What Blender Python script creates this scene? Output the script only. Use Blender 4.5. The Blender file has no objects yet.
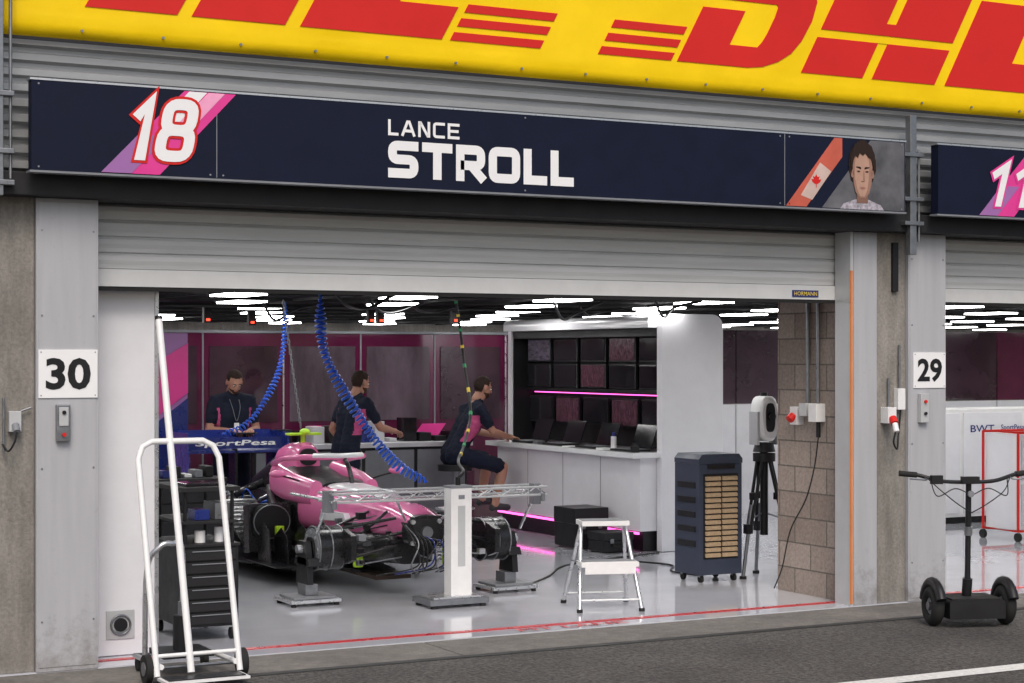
import bpy, bmesh, math, random
from mathutils import Vector, Matrix, noise as NZ
random.seed(7)
scene=bpy.context.scene
COL=scene.collection
R=math.radians

# ------------------------------------------------------------------ materials
_m={}
def mat(name,col,rough=.5,metal=0,var=.12,scale=6,bump=0,bscale=80,emis=0,coat=0,stretch=(1,1,1),spec=.5):
    if name in _m: return _m[name]
    m=bpy.data.materials.new(name); m.use_nodes=True
    nt=m.node_tree; N=nt.nodes; L=nt.links
    b=N['Principled BSDF']
    b.inputs['Roughness'].default_value=rough
    b.inputs['Metallic'].default_value=metal
    b.inputs['Coat Weight'].default_value=coat
    b.inputs['Specular IOR Level'].default_value=spec
    tc=N.new('ShaderNodeTexCoord'); mp=N.new('ShaderNodeMapping')
    mp.inputs['Scale'].default_value=stretch
    L.new(tc.outputs['Object'],mp.inputs['Vector'])
    nz=N.new('ShaderNodeTexNoise'); nz.inputs['Scale'].default_value=scale
    nz.inputs['Detail'].default_value=8; nz.inputs['Roughness'].default_value=.65
    L.new(mp.outputs[0],nz.inputs['Vector'])
    mr=N.new('ShaderNodeMapRange'); mr.inputs['From Min'].default_value=.3; mr.inputs['From Max'].default_value=.7
    mr.inputs['To Min'].default_value=1-var; mr.inputs['To Max'].default_value=1+var
    L.new(nz.outputs['Fac'],mr.inputs['Value'])
    mx=N.new('ShaderNodeVectorMath'); mx.operation='SCALE'
    mx.inputs[0].default_value=col[:3]
    L.new(mr.outputs[0],mx.inputs['Scale'])
    L.new(mx.outputs[0],b.inputs['Base Color'])
    mr2=N.new('ShaderNodeMapRange'); mr2.inputs['From Min'].default_value=.3; mr2.inputs['From Max'].default_value=.7
    mr2.inputs['To Min'].default_value=max(0,rough*.8-.02); mr2.inputs['To Max'].default_value=min(1,rough*1.2+.03)
    L.new(nz.outputs['Fac'],mr2.inputs['Value']); L.new(mr2.outputs[0],b.inputs['Roughness'])
    if bump>0:
        n2=N.new('ShaderNodeTexNoise'); n2.inputs['Scale'].default_value=bscale; n2.inputs['Detail'].default_value=5
        L.new(mp.outputs[0],n2.inputs['Vector'])
        bp=N.new('ShaderNodeBump'); bp.inputs['Strength'].default_value=bump; bp.inputs['Distance'].default_value=.02
        L.new(n2.outputs['Fac'],bp.inputs['Height']); L.new(bp.outputs[0],b.inputs['Normal'])
    if emis>0:
        b.inputs['Emission Color'].default_value=(*col[:3],1); b.inputs['Emission Strength'].default_value=emis
    _m[name]=m; return m

def concrete_mat(name,c1,c2,rough=.85):
    m=bpy.data.materials.new(name); m.use_nodes=True
    nt=m.node_tree; N=nt.nodes; L=nt.links; b=N['Principled BSDF']; b.inputs['Roughness'].default_value=rough
    tc=N.new('ShaderNodeTexCoord')
    def noise(sc,st=(1,1,1),det=8):
        mp=N.new('ShaderNodeMapping'); mp.inputs['Scale'].default_value=st
        L.new(tc.outputs['Object'],mp.inputs[0])
        n=N.new('ShaderNodeTexNoise'); n.inputs['Scale'].default_value=sc; n.inputs['Detail'].default_value=det
        n.inputs['Roughness'].default_value=.7
        L.new(mp.outputs[0],n.inputs['Vector']); return n
    a=noise(2.2,(1,1,.5)); r=N.new('ShaderNodeValToRGB')
    r.color_ramp.elements[0].position=.3; r.color_ramp.elements[1].position=.68
    r.color_ramp.elements[0].color=(*c1,1); r.color_ramp.elements[1].color=(*c2,1)
    L.new(a.outputs['Fac'],r.inputs[0])
    s=noise(7,(1.6,1.6,.25)); mr=N.new('ShaderNodeMapRange')
    mr.inputs['From Min'].default_value=.35; mr.inputs['From Max'].default_value=.7
    mr.inputs['To Min'].default_value=.72; mr.inputs['To Max'].default_value=1.08
    L.new(s.outputs['Fac'],mr.inputs['Value'])
    f=noise(45); mr3=N.new('ShaderNodeMapRange'); mr3.inputs['From Min'].default_value=.3; mr3.inputs['From Max'].default_value=.7
    mr3.inputs['To Min'].default_value=.72; mr3.inputs['To Max'].default_value=1.22
    L.new(f.outputs['Fac'],mr3.inputs['Value'])
    mu=N.new('ShaderNodeMath'); mu.operation='MULTIPLY'; L.new(mr.outputs[0],mu.inputs[0]); L.new(mr3.outputs[0],mu.inputs[1])
    v=N.new('ShaderNodeVectorMath'); v.operation='SCALE'; L.new(r.outputs[0],v.inputs[0]); L.new(mu.outputs[0],v.inputs['Scale'])
    L.new(v.outputs[0],b.inputs['Base Color'])
    bp=N.new('ShaderNodeBump'); bp.inputs['Strength'].default_value=.5; bp.inputs['Distance'].default_value=.01
    L.new(f.outputs['Fac'],bp.inputs['Height']); L.new(bp.outputs[0],b.inputs['Normal'])
    _m[name]=m; return m

def grime_paint(name,col,rough=.5,grime=(.16,.14,.12),zfade=.45):
    m=bpy.data.materials.new(name); m.use_nodes=True
    nt=m.node_tree; N=nt.nodes; L=nt.links; b=N['Principled BSDF']; b.inputs['Roughness'].default_value=rough
    tc=N.new('ShaderNodeTexCoord'); mp=N.new('ShaderNodeMapping'); mp.inputs['Scale'].default_value=(6,6,.5)
    L.new(tc.outputs['Object'],mp.inputs[0])
    n=N.new('ShaderNodeTexNoise'); n.inputs['Scale'].default_value=3; n.inputs['Detail'].default_value=8; L.new(mp.outputs[0],n.inputs['Vector'])
    n2=N.new('ShaderNodeTexNoise'); n2.inputs['Scale'].default_value=14; n2.inputs['Detail'].default_value=9; n2.inputs['Roughness'].default_value=.75; L.new(tc.outputs['Object'],n2.inputs['Vector'])
    sp=N.new('ShaderNodeSeparateXYZ'); L.new(tc.outputs['Object'],sp.inputs[0])
    zr=N.new('ShaderNodeMapRange'); zr.inputs['From Min'].default_value=0; zr.inputs['From Max'].default_value=zfade
    zr.inputs['To Min'].default_value=.30; zr.inputs['To Max'].default_value=0; L.new(sp.outputs['Z'],zr.inputs['Value'])
    ad=N.new('ShaderNodeMath'); ad.operation='ADD'; L.new(zr.outputs[0],ad.inputs[0]); L.new(n2.outputs['Fac'],ad.inputs[1])
    gr=N.new('ShaderNodeMapRange'); gr.inputs['From Min'].default_value=.60; gr.inputs['From Max'].default_value=.95
    gr.inputs['To Min'].default_value=0; gr.inputs['To Max'].default_value=.7; L.new(ad.outputs[0],gr.inputs['Value'])
    mr=N.new('ShaderNodeMapRange'); mr.inputs['From Min'].default_value=.3; mr.inputs['From Max'].default_value=.7
    mr.inputs['To Min'].default_value=.93; mr.inputs['To Max'].default_value=1.05; L.new(n.outputs['Fac'],mr.inputs['Value'])
    s=N.new('ShaderNodeVectorMath'); s.operation='SCALE'; s.inputs[0].default_value=col; L.new(mr.outputs[0],s.inputs['Scale'])
    mx=N.new('ShaderNodeMix'); mx.data_type='RGBA'; L.new(gr.outputs[0],mx.inputs['Factor']); L.new(s.outputs[0],mx.inputs['A']); mx.inputs['B'].default_value=(*grime,1)
    L.new(mx.outputs['Result'],b.inputs['Base Color'])
    _m[name]=m; return m

def asphalt_mat():
    m=bpy.data.materials.new('asphalt'); m.use_nodes=True
    nt=m.node_tree; N=nt.nodes; L=nt.links; b=N['Principled BSDF']; b.inputs['Roughness'].default_value=.85
    tc=N.new('ShaderNodeTexCoord')
    v=N.new('ShaderNodeTexVoronoi'); v.inputs['Scale'].default_value=60; L.new(tc.outputs['Object'],v.inputs['Vector'])
    n=N.new('ShaderNodeTexNoise'); n.inputs['Scale'].default_value=.9; n.inputs['Detail'].default_value=9; n.inputs['Roughness'].default_value=.6
    L.new(tc.outputs['Object'],n.inputs['Vector'])
    g=N.new('ShaderNodeTexNoise'); g.inputs['Scale'].default_value=30; g.inputs['Detail'].default_value=6; g.inputs['Roughness'].default_value=.8; L.new(tc.outputs['Object'],g.inputs['Vector'])
    r=N.new('ShaderNodeValToRGB'); r.color_ramp.elements[0].position=.3; r.color_ramp.elements[1].position=.7
    r.color_ramp.elements[0].color=(.048,.045,.043,1); r.color_ramp.elements[1].color=(.092,.086,.080,1)
    L.new(n.outputs['Fac'],r.inputs[0])
    mr=N.new('ShaderNodeMapRange'); mr.inputs['From Min'].default_value=.36; mr.inputs['From Max'].default_value=.68
    mr.inputs['To Min'].default_value=.25; mr.inputs['To Max'].default_value=2.3; L.new(g.outputs['Fac'],mr.inputs['Value'])
    s=N.new('ShaderNodeVectorMath'); s.operation='SCALE'; L.new(r.outputs[0],s.inputs[0]); L.new(mr.outputs[0],s.inputs['Scale'])
    L.new(s.outputs[0],b.inputs['Base Color'])
    bp=N.new('ShaderNodeBump'); bp.inputs['Strength'].default_value=.9; bp.inputs['Distance'].default_value=.015
    L.new(v.outputs['Distance'],bp.inputs['Height']); L.new(bp.outputs[0],b.inputs['Normal'])
    _m['asphalt']=m; return m

def block_mat():
    m=bpy.data.materials.new('concrete_block'); m.use_nodes=True
    nt=m.node_tree; N=nt.nodes; L=nt.links; b=N['Principled BSDF']; b.inputs['Roughness'].default_value=.9
    tc=N.new('ShaderNodeTexCoord'); sp=N.new('ShaderNodeSeparateXYZ'); L.new(tc.outputs['Object'],sp.inputs[0])
    ad=N.new('ShaderNodeMath'); ad.operation='ADD'; L.new(sp.outputs['X'],ad.inputs[0]); L.new(sp.outputs['Y'],ad.inputs[1])
    cb=N.new('ShaderNodeCombineXYZ'); L.new(ad.outputs[0],cb.inputs['X']); L.new(sp.outputs['Z'],cb.inputs['Y'])
    br=N.new('ShaderNodeTexBrick'); br.inputs['Scale'].default_value=1; br.inputs['Brick Width'].default_value=.4
    br.inputs['Row Height'].default_value=.2; br.inputs['Mortar Size'].default_value=.006
    br.inputs['Color1'].default_value=(.25,.20,.17,1); br.inputs['Color2'].default_value=(.36,.30,.26,1); br.inputs['Mortar'].default_value=(.14,.12,.105,1)
    L.new(cb.outputs[0],br.inputs['Vector'])
    n=N.new('ShaderNodeTexNoise'); n.inputs['Scale'].default_value=40; n.inputs['Detail'].default_value=7; n.inputs['Roughness'].default_value=.75; L.new(tc.outputs['Object'],n.inputs['Vector'])
    mr=N.new('ShaderNodeMapRange'); mr.inputs['From Min'].default_value=.3; mr.inputs['From Max'].default_value=.7; mr.inputs['To Min'].default_value=.7; mr.inputs['To Max'].default_value=1.3; L.new(n.outputs['Fac'],mr.inputs['Value'])
    s=N.new('ShaderNodeVectorMath'); s.operation='SCALE'; L.new(br.outputs['Color'],s.inputs[0]); L.new(mr.outputs[0],s.inputs['Scale'])
    L.new(s.outputs[0],b.inputs['Base Color'])
    bp=N.new('ShaderNodeBump'); bp.invert=True; bp.inputs['Strength'].default_value=.8; bp.inputs['Distance'].default_value=.01
    L.new(br.outputs['Fac'],bp.inputs['Height']); L.new(bp.outputs[0],b.inputs['Normal'])
    _m['concrete_block']=m; return m

M_asph=asphalt_mat(); M_block=block_mat()
M_conc=concrete_mat('concrete',(.19,.175,.155),(.34,.32,.29))
M_apron=concrete_mat('apron_concrete',(.13,.12,.11),(.23,.215,.195))
M_panel=grime_paint('grey_panel_paint',(.41,.415,.44),.5)
M_panelL=mat('light_grey_metal',(.52,.53,.54),.4,.2,var=.06)
M_shut=mat('shutter_grey',(.58,.59,.59),.45,.0,var=.09,scale=4,stretch=(.4,1,6))
M_rail=mat('shutter_rail',(.66,.67,.67),.4,0,var=.05)
M_clad=mat('cladding_metal',(.34,.35,.36),.4,.35,var=.12,scale=3,stretch=(.5,1,3))
M_dark=mat('dark_steel',(.018,.018,.020),.6,spec=.3)
M_black=mat('black_plastic',(.012,.012,.014),.42,var=.2,spec=.35)
M_rubber=mat('rubber',(.02,.02,.02),.8,spec=.3)
M_yel=mat('yellow_vinyl',(.95,.64,.0),.5,var=.05,scale=1.5,bump=.6,bscale=2.2,spec=.3)
M_red=mat('red_vinyl',(.62,.020,.016),.5,var=.05,scale=2,spec=.25)
M_navy=mat('navy_sign',(.006,.009,.026),.6,var=.15,spec=.18)
M_white=mat('white_paint',(.78,.78,.78),.4,var=.05,scale=12)
M_wgloss=mat('white_gloss',(.78,.78,.81),.2,var=.03,coat=.3)
M_wtxt=mat('white_vinyl',(.82,.82,.83),.5,var=.02)
M_floor=mat('epoxy_floor',(.54,.55,.60),.07,var=.06,scale=2,coat=.3)
M_redp=mat('red_floor_paint',(.50,.02,.03),.3,var=.2,scale=10)
M_pink=mat('pink_paint',(.80,.19,.42),.2,var=.04,coat=.7)
M_pinkv=mat('magenta_vinyl',(.72,.04,.28),.4,var=.05)
M_lpink=mat('light_pink_vinyl',(.85,.35,.55),.5)
M_purple=mat('lilac_vinyl',(.33,.14,.38),.4,var=.05)
M_blue=mat('blue_paint',(.010,.022,.17),.28,var=.05,coat=.4)
M_carbon=mat('carbon_fibre',(.013,.013,.015),.3,var=.3,scale=60,coat=.2,spec=.35)
M_alu=mat('brushed_aluminium',(.62,.63,.65),.3,.85,var=.08,scale=20)
M_steel=mat('grey_steel',(.26,.27,.29),.35,.8,var=.15,scale=20)
M_gold=mat('gold_foil',(.65,.45,.15),.3,.9,var=.2,scale=30)
M_hi=mat('fluoro_yellow',(.50,.82,.03),.4,var=.05)
M_bhose=mat('blue_hose',(.008,.10,.62),.3,var=.05)
M_orange=mat('orange_strip',(.70,.20,.03),.5)
M_lamp=mat('ceiling_lamp',(1,.99,.97),.5,emis=20)
M_pled=mat('pink_led',(1,.12,.55),.5,emis=3)
M_rled=mat('red_led',(1,.05,.02),.5,emis=4)
M_maroon=mat('maroon_gloss',(.085,.008,.036),.07,var=.35,scale=.8,coat=.7)
M_scr=mat('tinted_screen',(.035,.016,.026),.06,var=.5,scale=1.0,spec=.8)
M_scr2=mat('frosted_screen',(.085,.062,.078),.12,var=.7,scale=1.3,stretch=(1.5,1,.5))
M_skin=mat('skin',(.42,.21,.145),.5,var=.08,scale=20)
M_hair=mat('hair_dark',(.025,.014,.010),.75,var=.3,scale=80,spec=.25)
M_lcd=mat('monitor_glass',(.012,.011,.014),.12,var=.3,spec=.5)
M_lcdon=mat('monitor_lit',(.06,.05,.07),.2,emis=.30,var=.95,scale=11,stretch=(1,1,3))
M_lcdon2=mat('monitor_lit_warm',(.05,.02,.03),.2,emis=.35,var=.95,scale=16,stretch=(1,3,1))
M_cool=mat('slate_blue_plastic',(.036,.046,.075),.42,var=.08)
M_honey=mat('cooling_pad_beige',(.40,.29,.18),.8,var=.25,scale=40)
M_shirt=mat('navy_shirt',(.012,.015,.030),.9,var=.25,scale=20,bump=.5,bscale=18,spec=.2)
M_spink=mat('pink_shirt',(.50,.085,.22),.85,var=.2,scale=14,bump=.4,bscale=18,spec=.2)
M_short=mat('navy_shorts',(.010,.013,.028),.9,var=.2,bump=.4,bscale=25,spec=.2)
M_shoe=mat('shoe',(.03,.03,.035),.6)
M_gline=mat('grey_trim',(.20,.21,.23),.5)
M_skinv=mat('printed_skin',(.44,.26,.19),.5,var=.10,scale=14)
M_skins=mat('printed_skin_shade',(.30,.165,.12),.5,var=.08,scale=14)
M_skind=mat('printed_skin_dark',(.20,.10,.07),.5,var=.08)
M_line=mat('road_paint',(.70,.70,.68),.6,var=.25,scale=30)
M_ceil=mat('ceiling_black',(.006,.006,.007),.8,spec=.1)
M_lgrey=mat('partition_white',(.60,.60,.63),.35,var=.05)
M_lab=mat('label_yellow',(.8,.6,.05),.5)

# ------------------------------------------------------------------ builder
class MB:
    def __init__(s): s.v=[]; s.f=[]; s.mi=[]; s.sm=[]; s.mats=[]; s.M=Matrix.Identity(4)
    def _m(s,m):
        if m not in s.mats: s.mats.append(m)
        return s.mats.index(m)
    def add(s,vs,fs,m,smooth=False):
        o=len(s.v); s.v+= [tuple(s.M@Vector(p)) for p in vs]; k=s._m(m)
        for f in fs: s.f.append([i+o for i in f]); s.mi.append(k); s.sm.append(smooth)
    def box(s,x0,x1,y0,y1,z0,z1,m):
        vs=[(x0,y0,z0),(x1,y0,z0),(x1,y1,z0),(x0,y1,z0),(x0,y0,z1),(x1,y0,z1),(x1,y1,z1),(x0,y1,z1)]
        s.add(vs,[(3,2,1,0),(4,5,6,7),(0,1,5,4),(1,2,6,5),(2,3,7,6),(3,0,4,7)],m)
    def prism(s,poly,y0,y1,m):
        a=sum(poly[i][0]*poly[(i+1)%len(poly)][1]-poly[(i+1)%len(poly)][0]*poly[i][1] for i in range(len(poly)))
        if a<0: poly=poly[::-1]
        n=len(poly); vs=[(p[0],y0,p[1]) for p in poly]+[(p[0],y1,p[1]) for p in poly]
        fs=[list(range(n)),list(range(2*n-1,n-1,-1))]+[(i+n,(i+1)%n+n,(i+1)%n,i) for i in range(n)]
        s.add(vs,fs,m)
    def prismX(s,poly,x0,x1,m):
        n=len(poly); vs=[(x0,p[0],p[1]) for p in poly]+[(x1,p[0],p[1]) for p in poly]
        s.add(vs,[list(range(n))[::-1],list(range(n,2*n))]+[(i,(i+1)%n,(i+1)%n+n,i+n) for i in range(n)],m)
    def prismZ(s,poly,z0,z1,m):
        n=len(poly); vs=[(p[0],p[1],z0) for p in poly]+[(p[0],p[1],z1) for p in poly]
        s.add(vs,[list(range(n))[::-1],list(range(n,2*n))]+[(i,(i+1)%n,(i+1)%n+n,i+n) for i in range(n)],m)
    def tube(s,pts,r,m,seg=8,closed=False,radii=None):
        P=[Vector(p) for p in pts]; n=len(P)
        T=[]
        for i in range(n):
            if closed: t=P[(i+1)%n]-P[i-1]
            else: t=P[min(i+1,n-1)]-P[max(i-1,0)]
            T.append(t.normalized() if t.length>1e-9 else Vector((0,0,1)))
        up=Vector((0,0,1)) if abs(T[0].z)<.9 else Vector((1,0,0))
        a=T[0].cross(up).normalized(); vs=[]
        for i in range(n):
            a=(a-T[i]*a.dot(T[i])).normalized(); b=T[i].cross(a)
            rr=radii[i] if radii else r
            for k in range(seg):
                q=2*math.pi*k/seg; vs.append(tuple(P[i]+(a*math.cos(q)+b*math.sin(q))*rr))
        fs=[]
        for i in range(n if closed else n-1):
            j=(i+1)%n
            for k in range(seg): fs.append((i*seg+k,i*seg+(k+1)%seg,j*seg+(k+1)%seg,j*seg+k))
        s.add(vs,fs,m,True)
        if not closed:
            s.add(vs[:seg],[list(range(seg))[::-1]],m); s.add(vs[-seg:],[list(range(seg))],m)
    def cyl(s,p0,p1,r,m,seg=20,r1=None):
        s.tube([p0,p1],r,m,seg,radii=[r,r if r1 is None else r1])
    def ell(s,c,rx,ry,rz,m,u=16,w=10):
        vs=[];fs=[]
        for i in range(w+1):
            th=math.pi*i/w
            for k in range(u):
                ph=2*math.pi*k/u
                vs.append((c[0]+rx*math.sin(th)*math.cos(ph),c[1]+ry*math.sin(th)*math.sin(ph),c[2]+rz*math.cos(th)))
        for i in range(w):
            for k in range(u): fs.append(((i)*u+k,(i+1)*u+k,(i+1)*u+(k+1)%u,i*u+(k+1)%u))
        s.add(vs,fs,m,True)
    def loft(s,secs,m,seg=24,caps=True):
        vs=[]
        for (y,cx,hw,zb,zt,p) in secs:
            cz=(zb+zt)/2; hh=(zt-zb)/2
            for k in range(seg):
                q=2*math.pi*k/seg; cq=math.cos(q); sq=math.sin(q)
                x=cx+hw*math.copysign(abs(cq)**(2/p),cq); z=cz+hh*math.copysign(abs(sq)**(2/p),sq)
                vs.append((x,y,z))
        fs=[]
        for i in range(len(secs)-1):
            for k in range(seg): fs.append((i*seg+k,(i+1)*seg+k,(i+1)*seg+(k+1)%seg,i*seg+(k+1)%seg))
        s.add(vs,fs,m,True)
        if caps:
            s.add(vs[:seg],[list(range(seg))],m); s.add(vs[-seg:],[list(range(seg))[::-1]],m)
    def build(s,name,parent=None,bevel=0,fix=True):
        me=bpy.data.meshes.new(name); me.from_pydata(s.v,[],s.f); me.update()
        for m in s.mats: me.materials.append(m)
        for i,p in enumerate(me.polygons): p.material_index=s.mi[i]; p.use_smooth=s.sm[i]
        if fix:
            bm=bmesh.new(); bm.from_mesh(me); bmesh.ops.recalc_face_normals(bm,faces=bm.faces); bm.to_mesh(me); bm.free()
        o=bpy.data.objects.new(name,me); COL.objects.link(o)
        if parent: o.parent=parent
        if bevel>0:
            b=o.modifiers.new('bevel','BEVEL'); b.width=bevel; b.segments=2; b.limit_method='ANGLE'; b.angle_limit=R(50)
        return o
def empty(name):
    o=bpy.data.objects.new(name,None); COL.objects.link(o); return o
def smooth(pts,n=8):
    P=[Vector(p) for p in pts]; out=[]
    Q=[P[0]*2-P[1]]+P+[P[-1]*2-P[-2]]
    for i in range(1,len(Q)-2):
        for k in range(n):
            t=k/n; a,b,c,d=Q[i-1],Q[i],Q[i+1],Q[i+2]
            out.append(.5*((2*b)+(c-a)*t+(2*a-5*b+4*c-d)*t*t+(3*b-a-3*c+d)*t**3))
    out.append(P[-1]); return out
def text(body,x0,x1,z0,z1,y,m,name,parent,offset=0,shear=0):
    cu=bpy.data.curves.new(name,'FONT'); cu.body=body; cu.offset=offset; cu.shear=shear; cu.extrude=0; cu.resolution_u=3
    t=bpy.data.objects.new('tmp',cu); COL.objects.link(t)
    bpy.context.view_layer.update()
    me=bpy.data.meshes.new_from_object(t.evaluated_get(bpy.context.evaluated_depsgraph_get()))
    bpy.data.objects.remove(t)
    xs=[v.co.x for v in me.vertices]; ys=[v.co.y for v in me.vertices]
    ax,bx,ay,by=min(xs),max(xs),min(ys),max(ys)
    for v in me.vertices:
        v.co=Vector((x0+(v.co.x-ax)/(bx-ax)*(x1-x0), y, z0+(v.co.y-ay)/(by-ay)*(z1-z0)))
    me.materials.clear(); me.materials.append(m)
    for p in me.polygons: p.material_index=0
    me.name=name
    o=bpy.data.objects.new(name,me); COL.objects.link(o); o.parent=parent
    return o
# cut-vinyl lettering drawn as mitred strokes; (x,y) corners are rounded, (x,y,0) stay sharp
GL={'S':[([(1,1),(0,1),(0,.5),(1,.5),(1,0),(0,0)],0)],
 'T':[([(0,1),(1,1)],0),([(.5,.99),(.5,0)],0)],
 'R':[([(0,0),(0,1,0),(1,1),(1,.42),(.02,.42)],0),([(.52,.42),(1,0)],0)],
 'O':[([(0,0),(0,1),(1,1),(1,0)],1)],
 'L':[([(0,1),(0,0,0),(1,0)],0)],'A':[([(0,0),(.42,1,0),(.58,1,0),(1,0)],0),([(.16,.30),(.84,.30)],0)],
 'N':[([(0,0),(0,1,0),(.12,1,0),(.88,0,0),(1,0,0),(1,1)],0)],
 'C':[([(1,1),(0,1),(0,0),(1,0)],0)],'E':[([(1,1),(0,1,0),(0,0,0),(1,0)],0),([(.01,.5),(.9,.5)],0)],
 '1':[([(0,.78),(.75,1,0),(.75,0)],0)],
 '8':[([(0,0),(0,.5),(1,.5),(1,0)],1),([(.05,.5),(.05,1),(.95,1),(.95,.5)],1)]}
def strokes(b,ch,x0,x1,z0,z1,th,y,m,shear=0,grow=0):
    h=th/2
    for si,(pts,closed) in enumerate(GL[ch]):
        Q=[(Vector((x0+h+(x1-x0-2*h)*p[0],z0+h+(z1-z0-2*h)*p[1])),len(p)<3) for p in pts]; nq=len(Q); P=[]
        rad=min(th*.95,(x1-x0-2*h)*.45,(z1-z0-2*h)*.22)
        for i,(q,rd) in enumerate(Q):
            if (not closed and (i==0 or i==nq-1)):
                d=(Q[1][0]-q).normalized() if i==0 else (Q[-2][0]-q).normalized()
                nb=Q[1][0] if i==0 else Q[-2][0]
                P.append(q-d*h*.999 if not(ch in 'R' and si==0 and i==nq-1) and not(ch in 'RT' and si==1 and i==0) and not (ch=='A' and si==1) and not(ch=='E' and si==1 and i==0) else q); continue
            if not rd: P.append(q); continue
            a=(Q[i-1][0]-q).normalized(); c=(Q[(i+1)%nq][0]-q).normalized()
            p0=q+a*rad; p2=q+c*rad
            for k in range(6):
                t=k/5; P.append(p0*(1-t)**2+q*(2*t*(1-t))+p2*t*t)
        n=len(P); A=[];Bq=[]; hh=h+grow
        for i in range(n):
            if closed: d1=(P[i]-P[i-1]).normalized(); d2=(P[(i+1)%n]-P[i]).normalized()
            else:
                d1=(P[i]-P[i-1]).normalized() if i>0 else (P[1]-P[0]).normalized()
                d2=(P[i+1]-P[i]).normalized() if i<n-1 else d1
            n1=Vector((-d1.y,d1.x)); n2=Vector((-d2.y,d2.x)); mm=(n1+n2).normalized(); k=hh/max(.45,mm.dot(n1)); q=P[i].copy()
            if not closed and grow:
                if i==0: q=q-d1*grow
                if i==n-1: q=q+d1*grow
            A.append(q+mm*k); Bq.append(q-mm*k)
        yy=y-.0004*si; vs=[]
        for i in range(n):
            for q in (A[i],Bq[i]): vs.append((q.x+(q.y-z0)*shear,yy,q.y))
        fs=[(2*i,2*i+1,(2*((i+1)%n))+1,2*((i+1)%n)) for i in range(n if closed else n-1)]
        b.add(vs,fs,m)
def word(b,w,x0,x1,z0,z1,th,gap,y,m,shear=0,grow=0,widths=None):
    W=[(widths or {}).get(c,1) for c in w]; tot=sum(W); u=(x1-x0-gap*(len(w)-1))/tot; x=x0
    for c,k in zip(w,W):
        strokes(b,c,x,x+u*k,z0,z1,th,y,m,shear,grow); x+=u*k+gap

# ------------------------------------------------------------------ camera
cam=bpy.data.cameras.new('camera'); co=bpy.data.objects.new('camera',cam); COL.objects.link(co)
co.location=(0,-10.65,1.85); co.rotation_euler=(R(90),0,R(-28)); cam.sensor_width=36; cam.lens=36*1800/1024
cam.shift_y=(358-341.5)/1024; cam.clip_end=2000; scene.camera=co

# ------------------------------------------------------------------ ground
b=MB(); b.add([(-400,-400,-.004),(400,-400,-.004),(400,400,-.004),(-400,400,-.004)],[(0,1,2,3)],M_asph); b.build('ground_asphalt')
b=MB()
for i in range(12): b.box(-20+i*5,-20+i*5+4.985,-.62,-.03,-.05,.0,M_apron)
b.build('concrete_apron',bevel=.004)
b=MB(); b.box(-20,40,-.70,-.625,-.05,.002,mat('drain_iron',(.03,.03,.03),.7)); b.build('drain_channel')
b=MB(); b.add([(-20,-2.63,0),(40,-2.63,0),(40,-2.47,0),(-20,-2.47,0)],[(0,1,2,3)],M_line); b.build('pit_lane_line')
b=MB(); b.box(-10,24,-.025,13.6,-.05,.006,M_floor); b.build('garage_floor')
e=empty('floor_marking')
b=MB(); b.box(-10,24,.17,.235,.007,.010,M_redp); b.build('red_line',e)
for k,xx in enumerate((5.75,12.3)):
    t=text('PIT LANE',xx,xx+.85,.03,.13,0,M_redp,'floor_lettering',e,offset=.02)
    for v in t.data.vertices: v.co=Vector((v.co.x,v.co.z,.0095))
# ------------------------------------------------------------------ building
P=6.554
bld=empty('pit_garage_building')
for k in range(-1,3):
    ox=2.857+P*k
    b=MB(); b.box(ox-.657,ox-.367,0,.9,0,2.95,M_conc); b.build('concrete_column',bld,.012)
    b=MB(); b.box(ox-.367,ox,-.03,.12,0.004,2.79,M_panel)
    b.box(ox-.353,ox-.014,-.034,-.03,.03,2.77,M_panel)
    for z in (.3,1.2,2.1,2.6):
        for x in (ox-.335,ox-.03): b.cyl((x,-.034,z),(x,-.037,z),.006,M_steel,8)
    b.build('jamb_panel',bld,.004)
    xr=ox+5.637
    b=MB(); b.box(xr+.04,xr+.257,-.02,.12,.004,2.79,M_panel); b.build('right_jamb',bld,.004)
    b=MB(); b.box(xr+.012,xr+.039,-.012,.17,.004,2.79,M_panelL); b.box(xr+.008,xr+.028,-.02,-.013,.02,2.5,M_orange); b.build('shutter_guide',bld)
    b=MB(); b.box(xr+.11,xr+.9,.3,1.02,.006,2.9,M_block); b.build('block_pier',bld)
b=MB(); b.box(-10,24,-.16,.5,2.792,2.925,M_dark); b.box(-10,24,.3,.5,2.34,2.79,M_dark); b.build('lintel',bld,.004)
b=MB()
prof=[];z=2.926
while z<3.74:
    prof+=[(-.0,z),(-.0,z+.018),(-.038,z+.032),(-.038,z+.070),(0,z+.084)]; z+=.0905
vs=[];fs=[]
for (y,z) in prof: vs+=[(-10,y,z),(24,y,z)]
for i in range(len(prof)-1): fs.append((2*i,2*i+1,2*i+3,2*i+2))
b.add(vs,fs,M_clad); b.build('corrugated_cladding',bld)
b=MB(); b.box(-10,24,.02,13.8,2.93,6.2,M_conc); b.box(-10,24,-.5,14,6.2,6.5,M_clad); b.box(-10,24,13.6,13.8,0,2.93,M_conc)
b.box(-10.2,-10,0,13.8,0,6.2,M_conc); b.box(24,24.2,0,13.8,0,6.2,M_conc); b.build('upper_wall',bld)
b=MB()
b.box(-10,24,-.115,-.10,3.70,3.718,M_dark)
b.build('banner_rail',bld)

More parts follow.
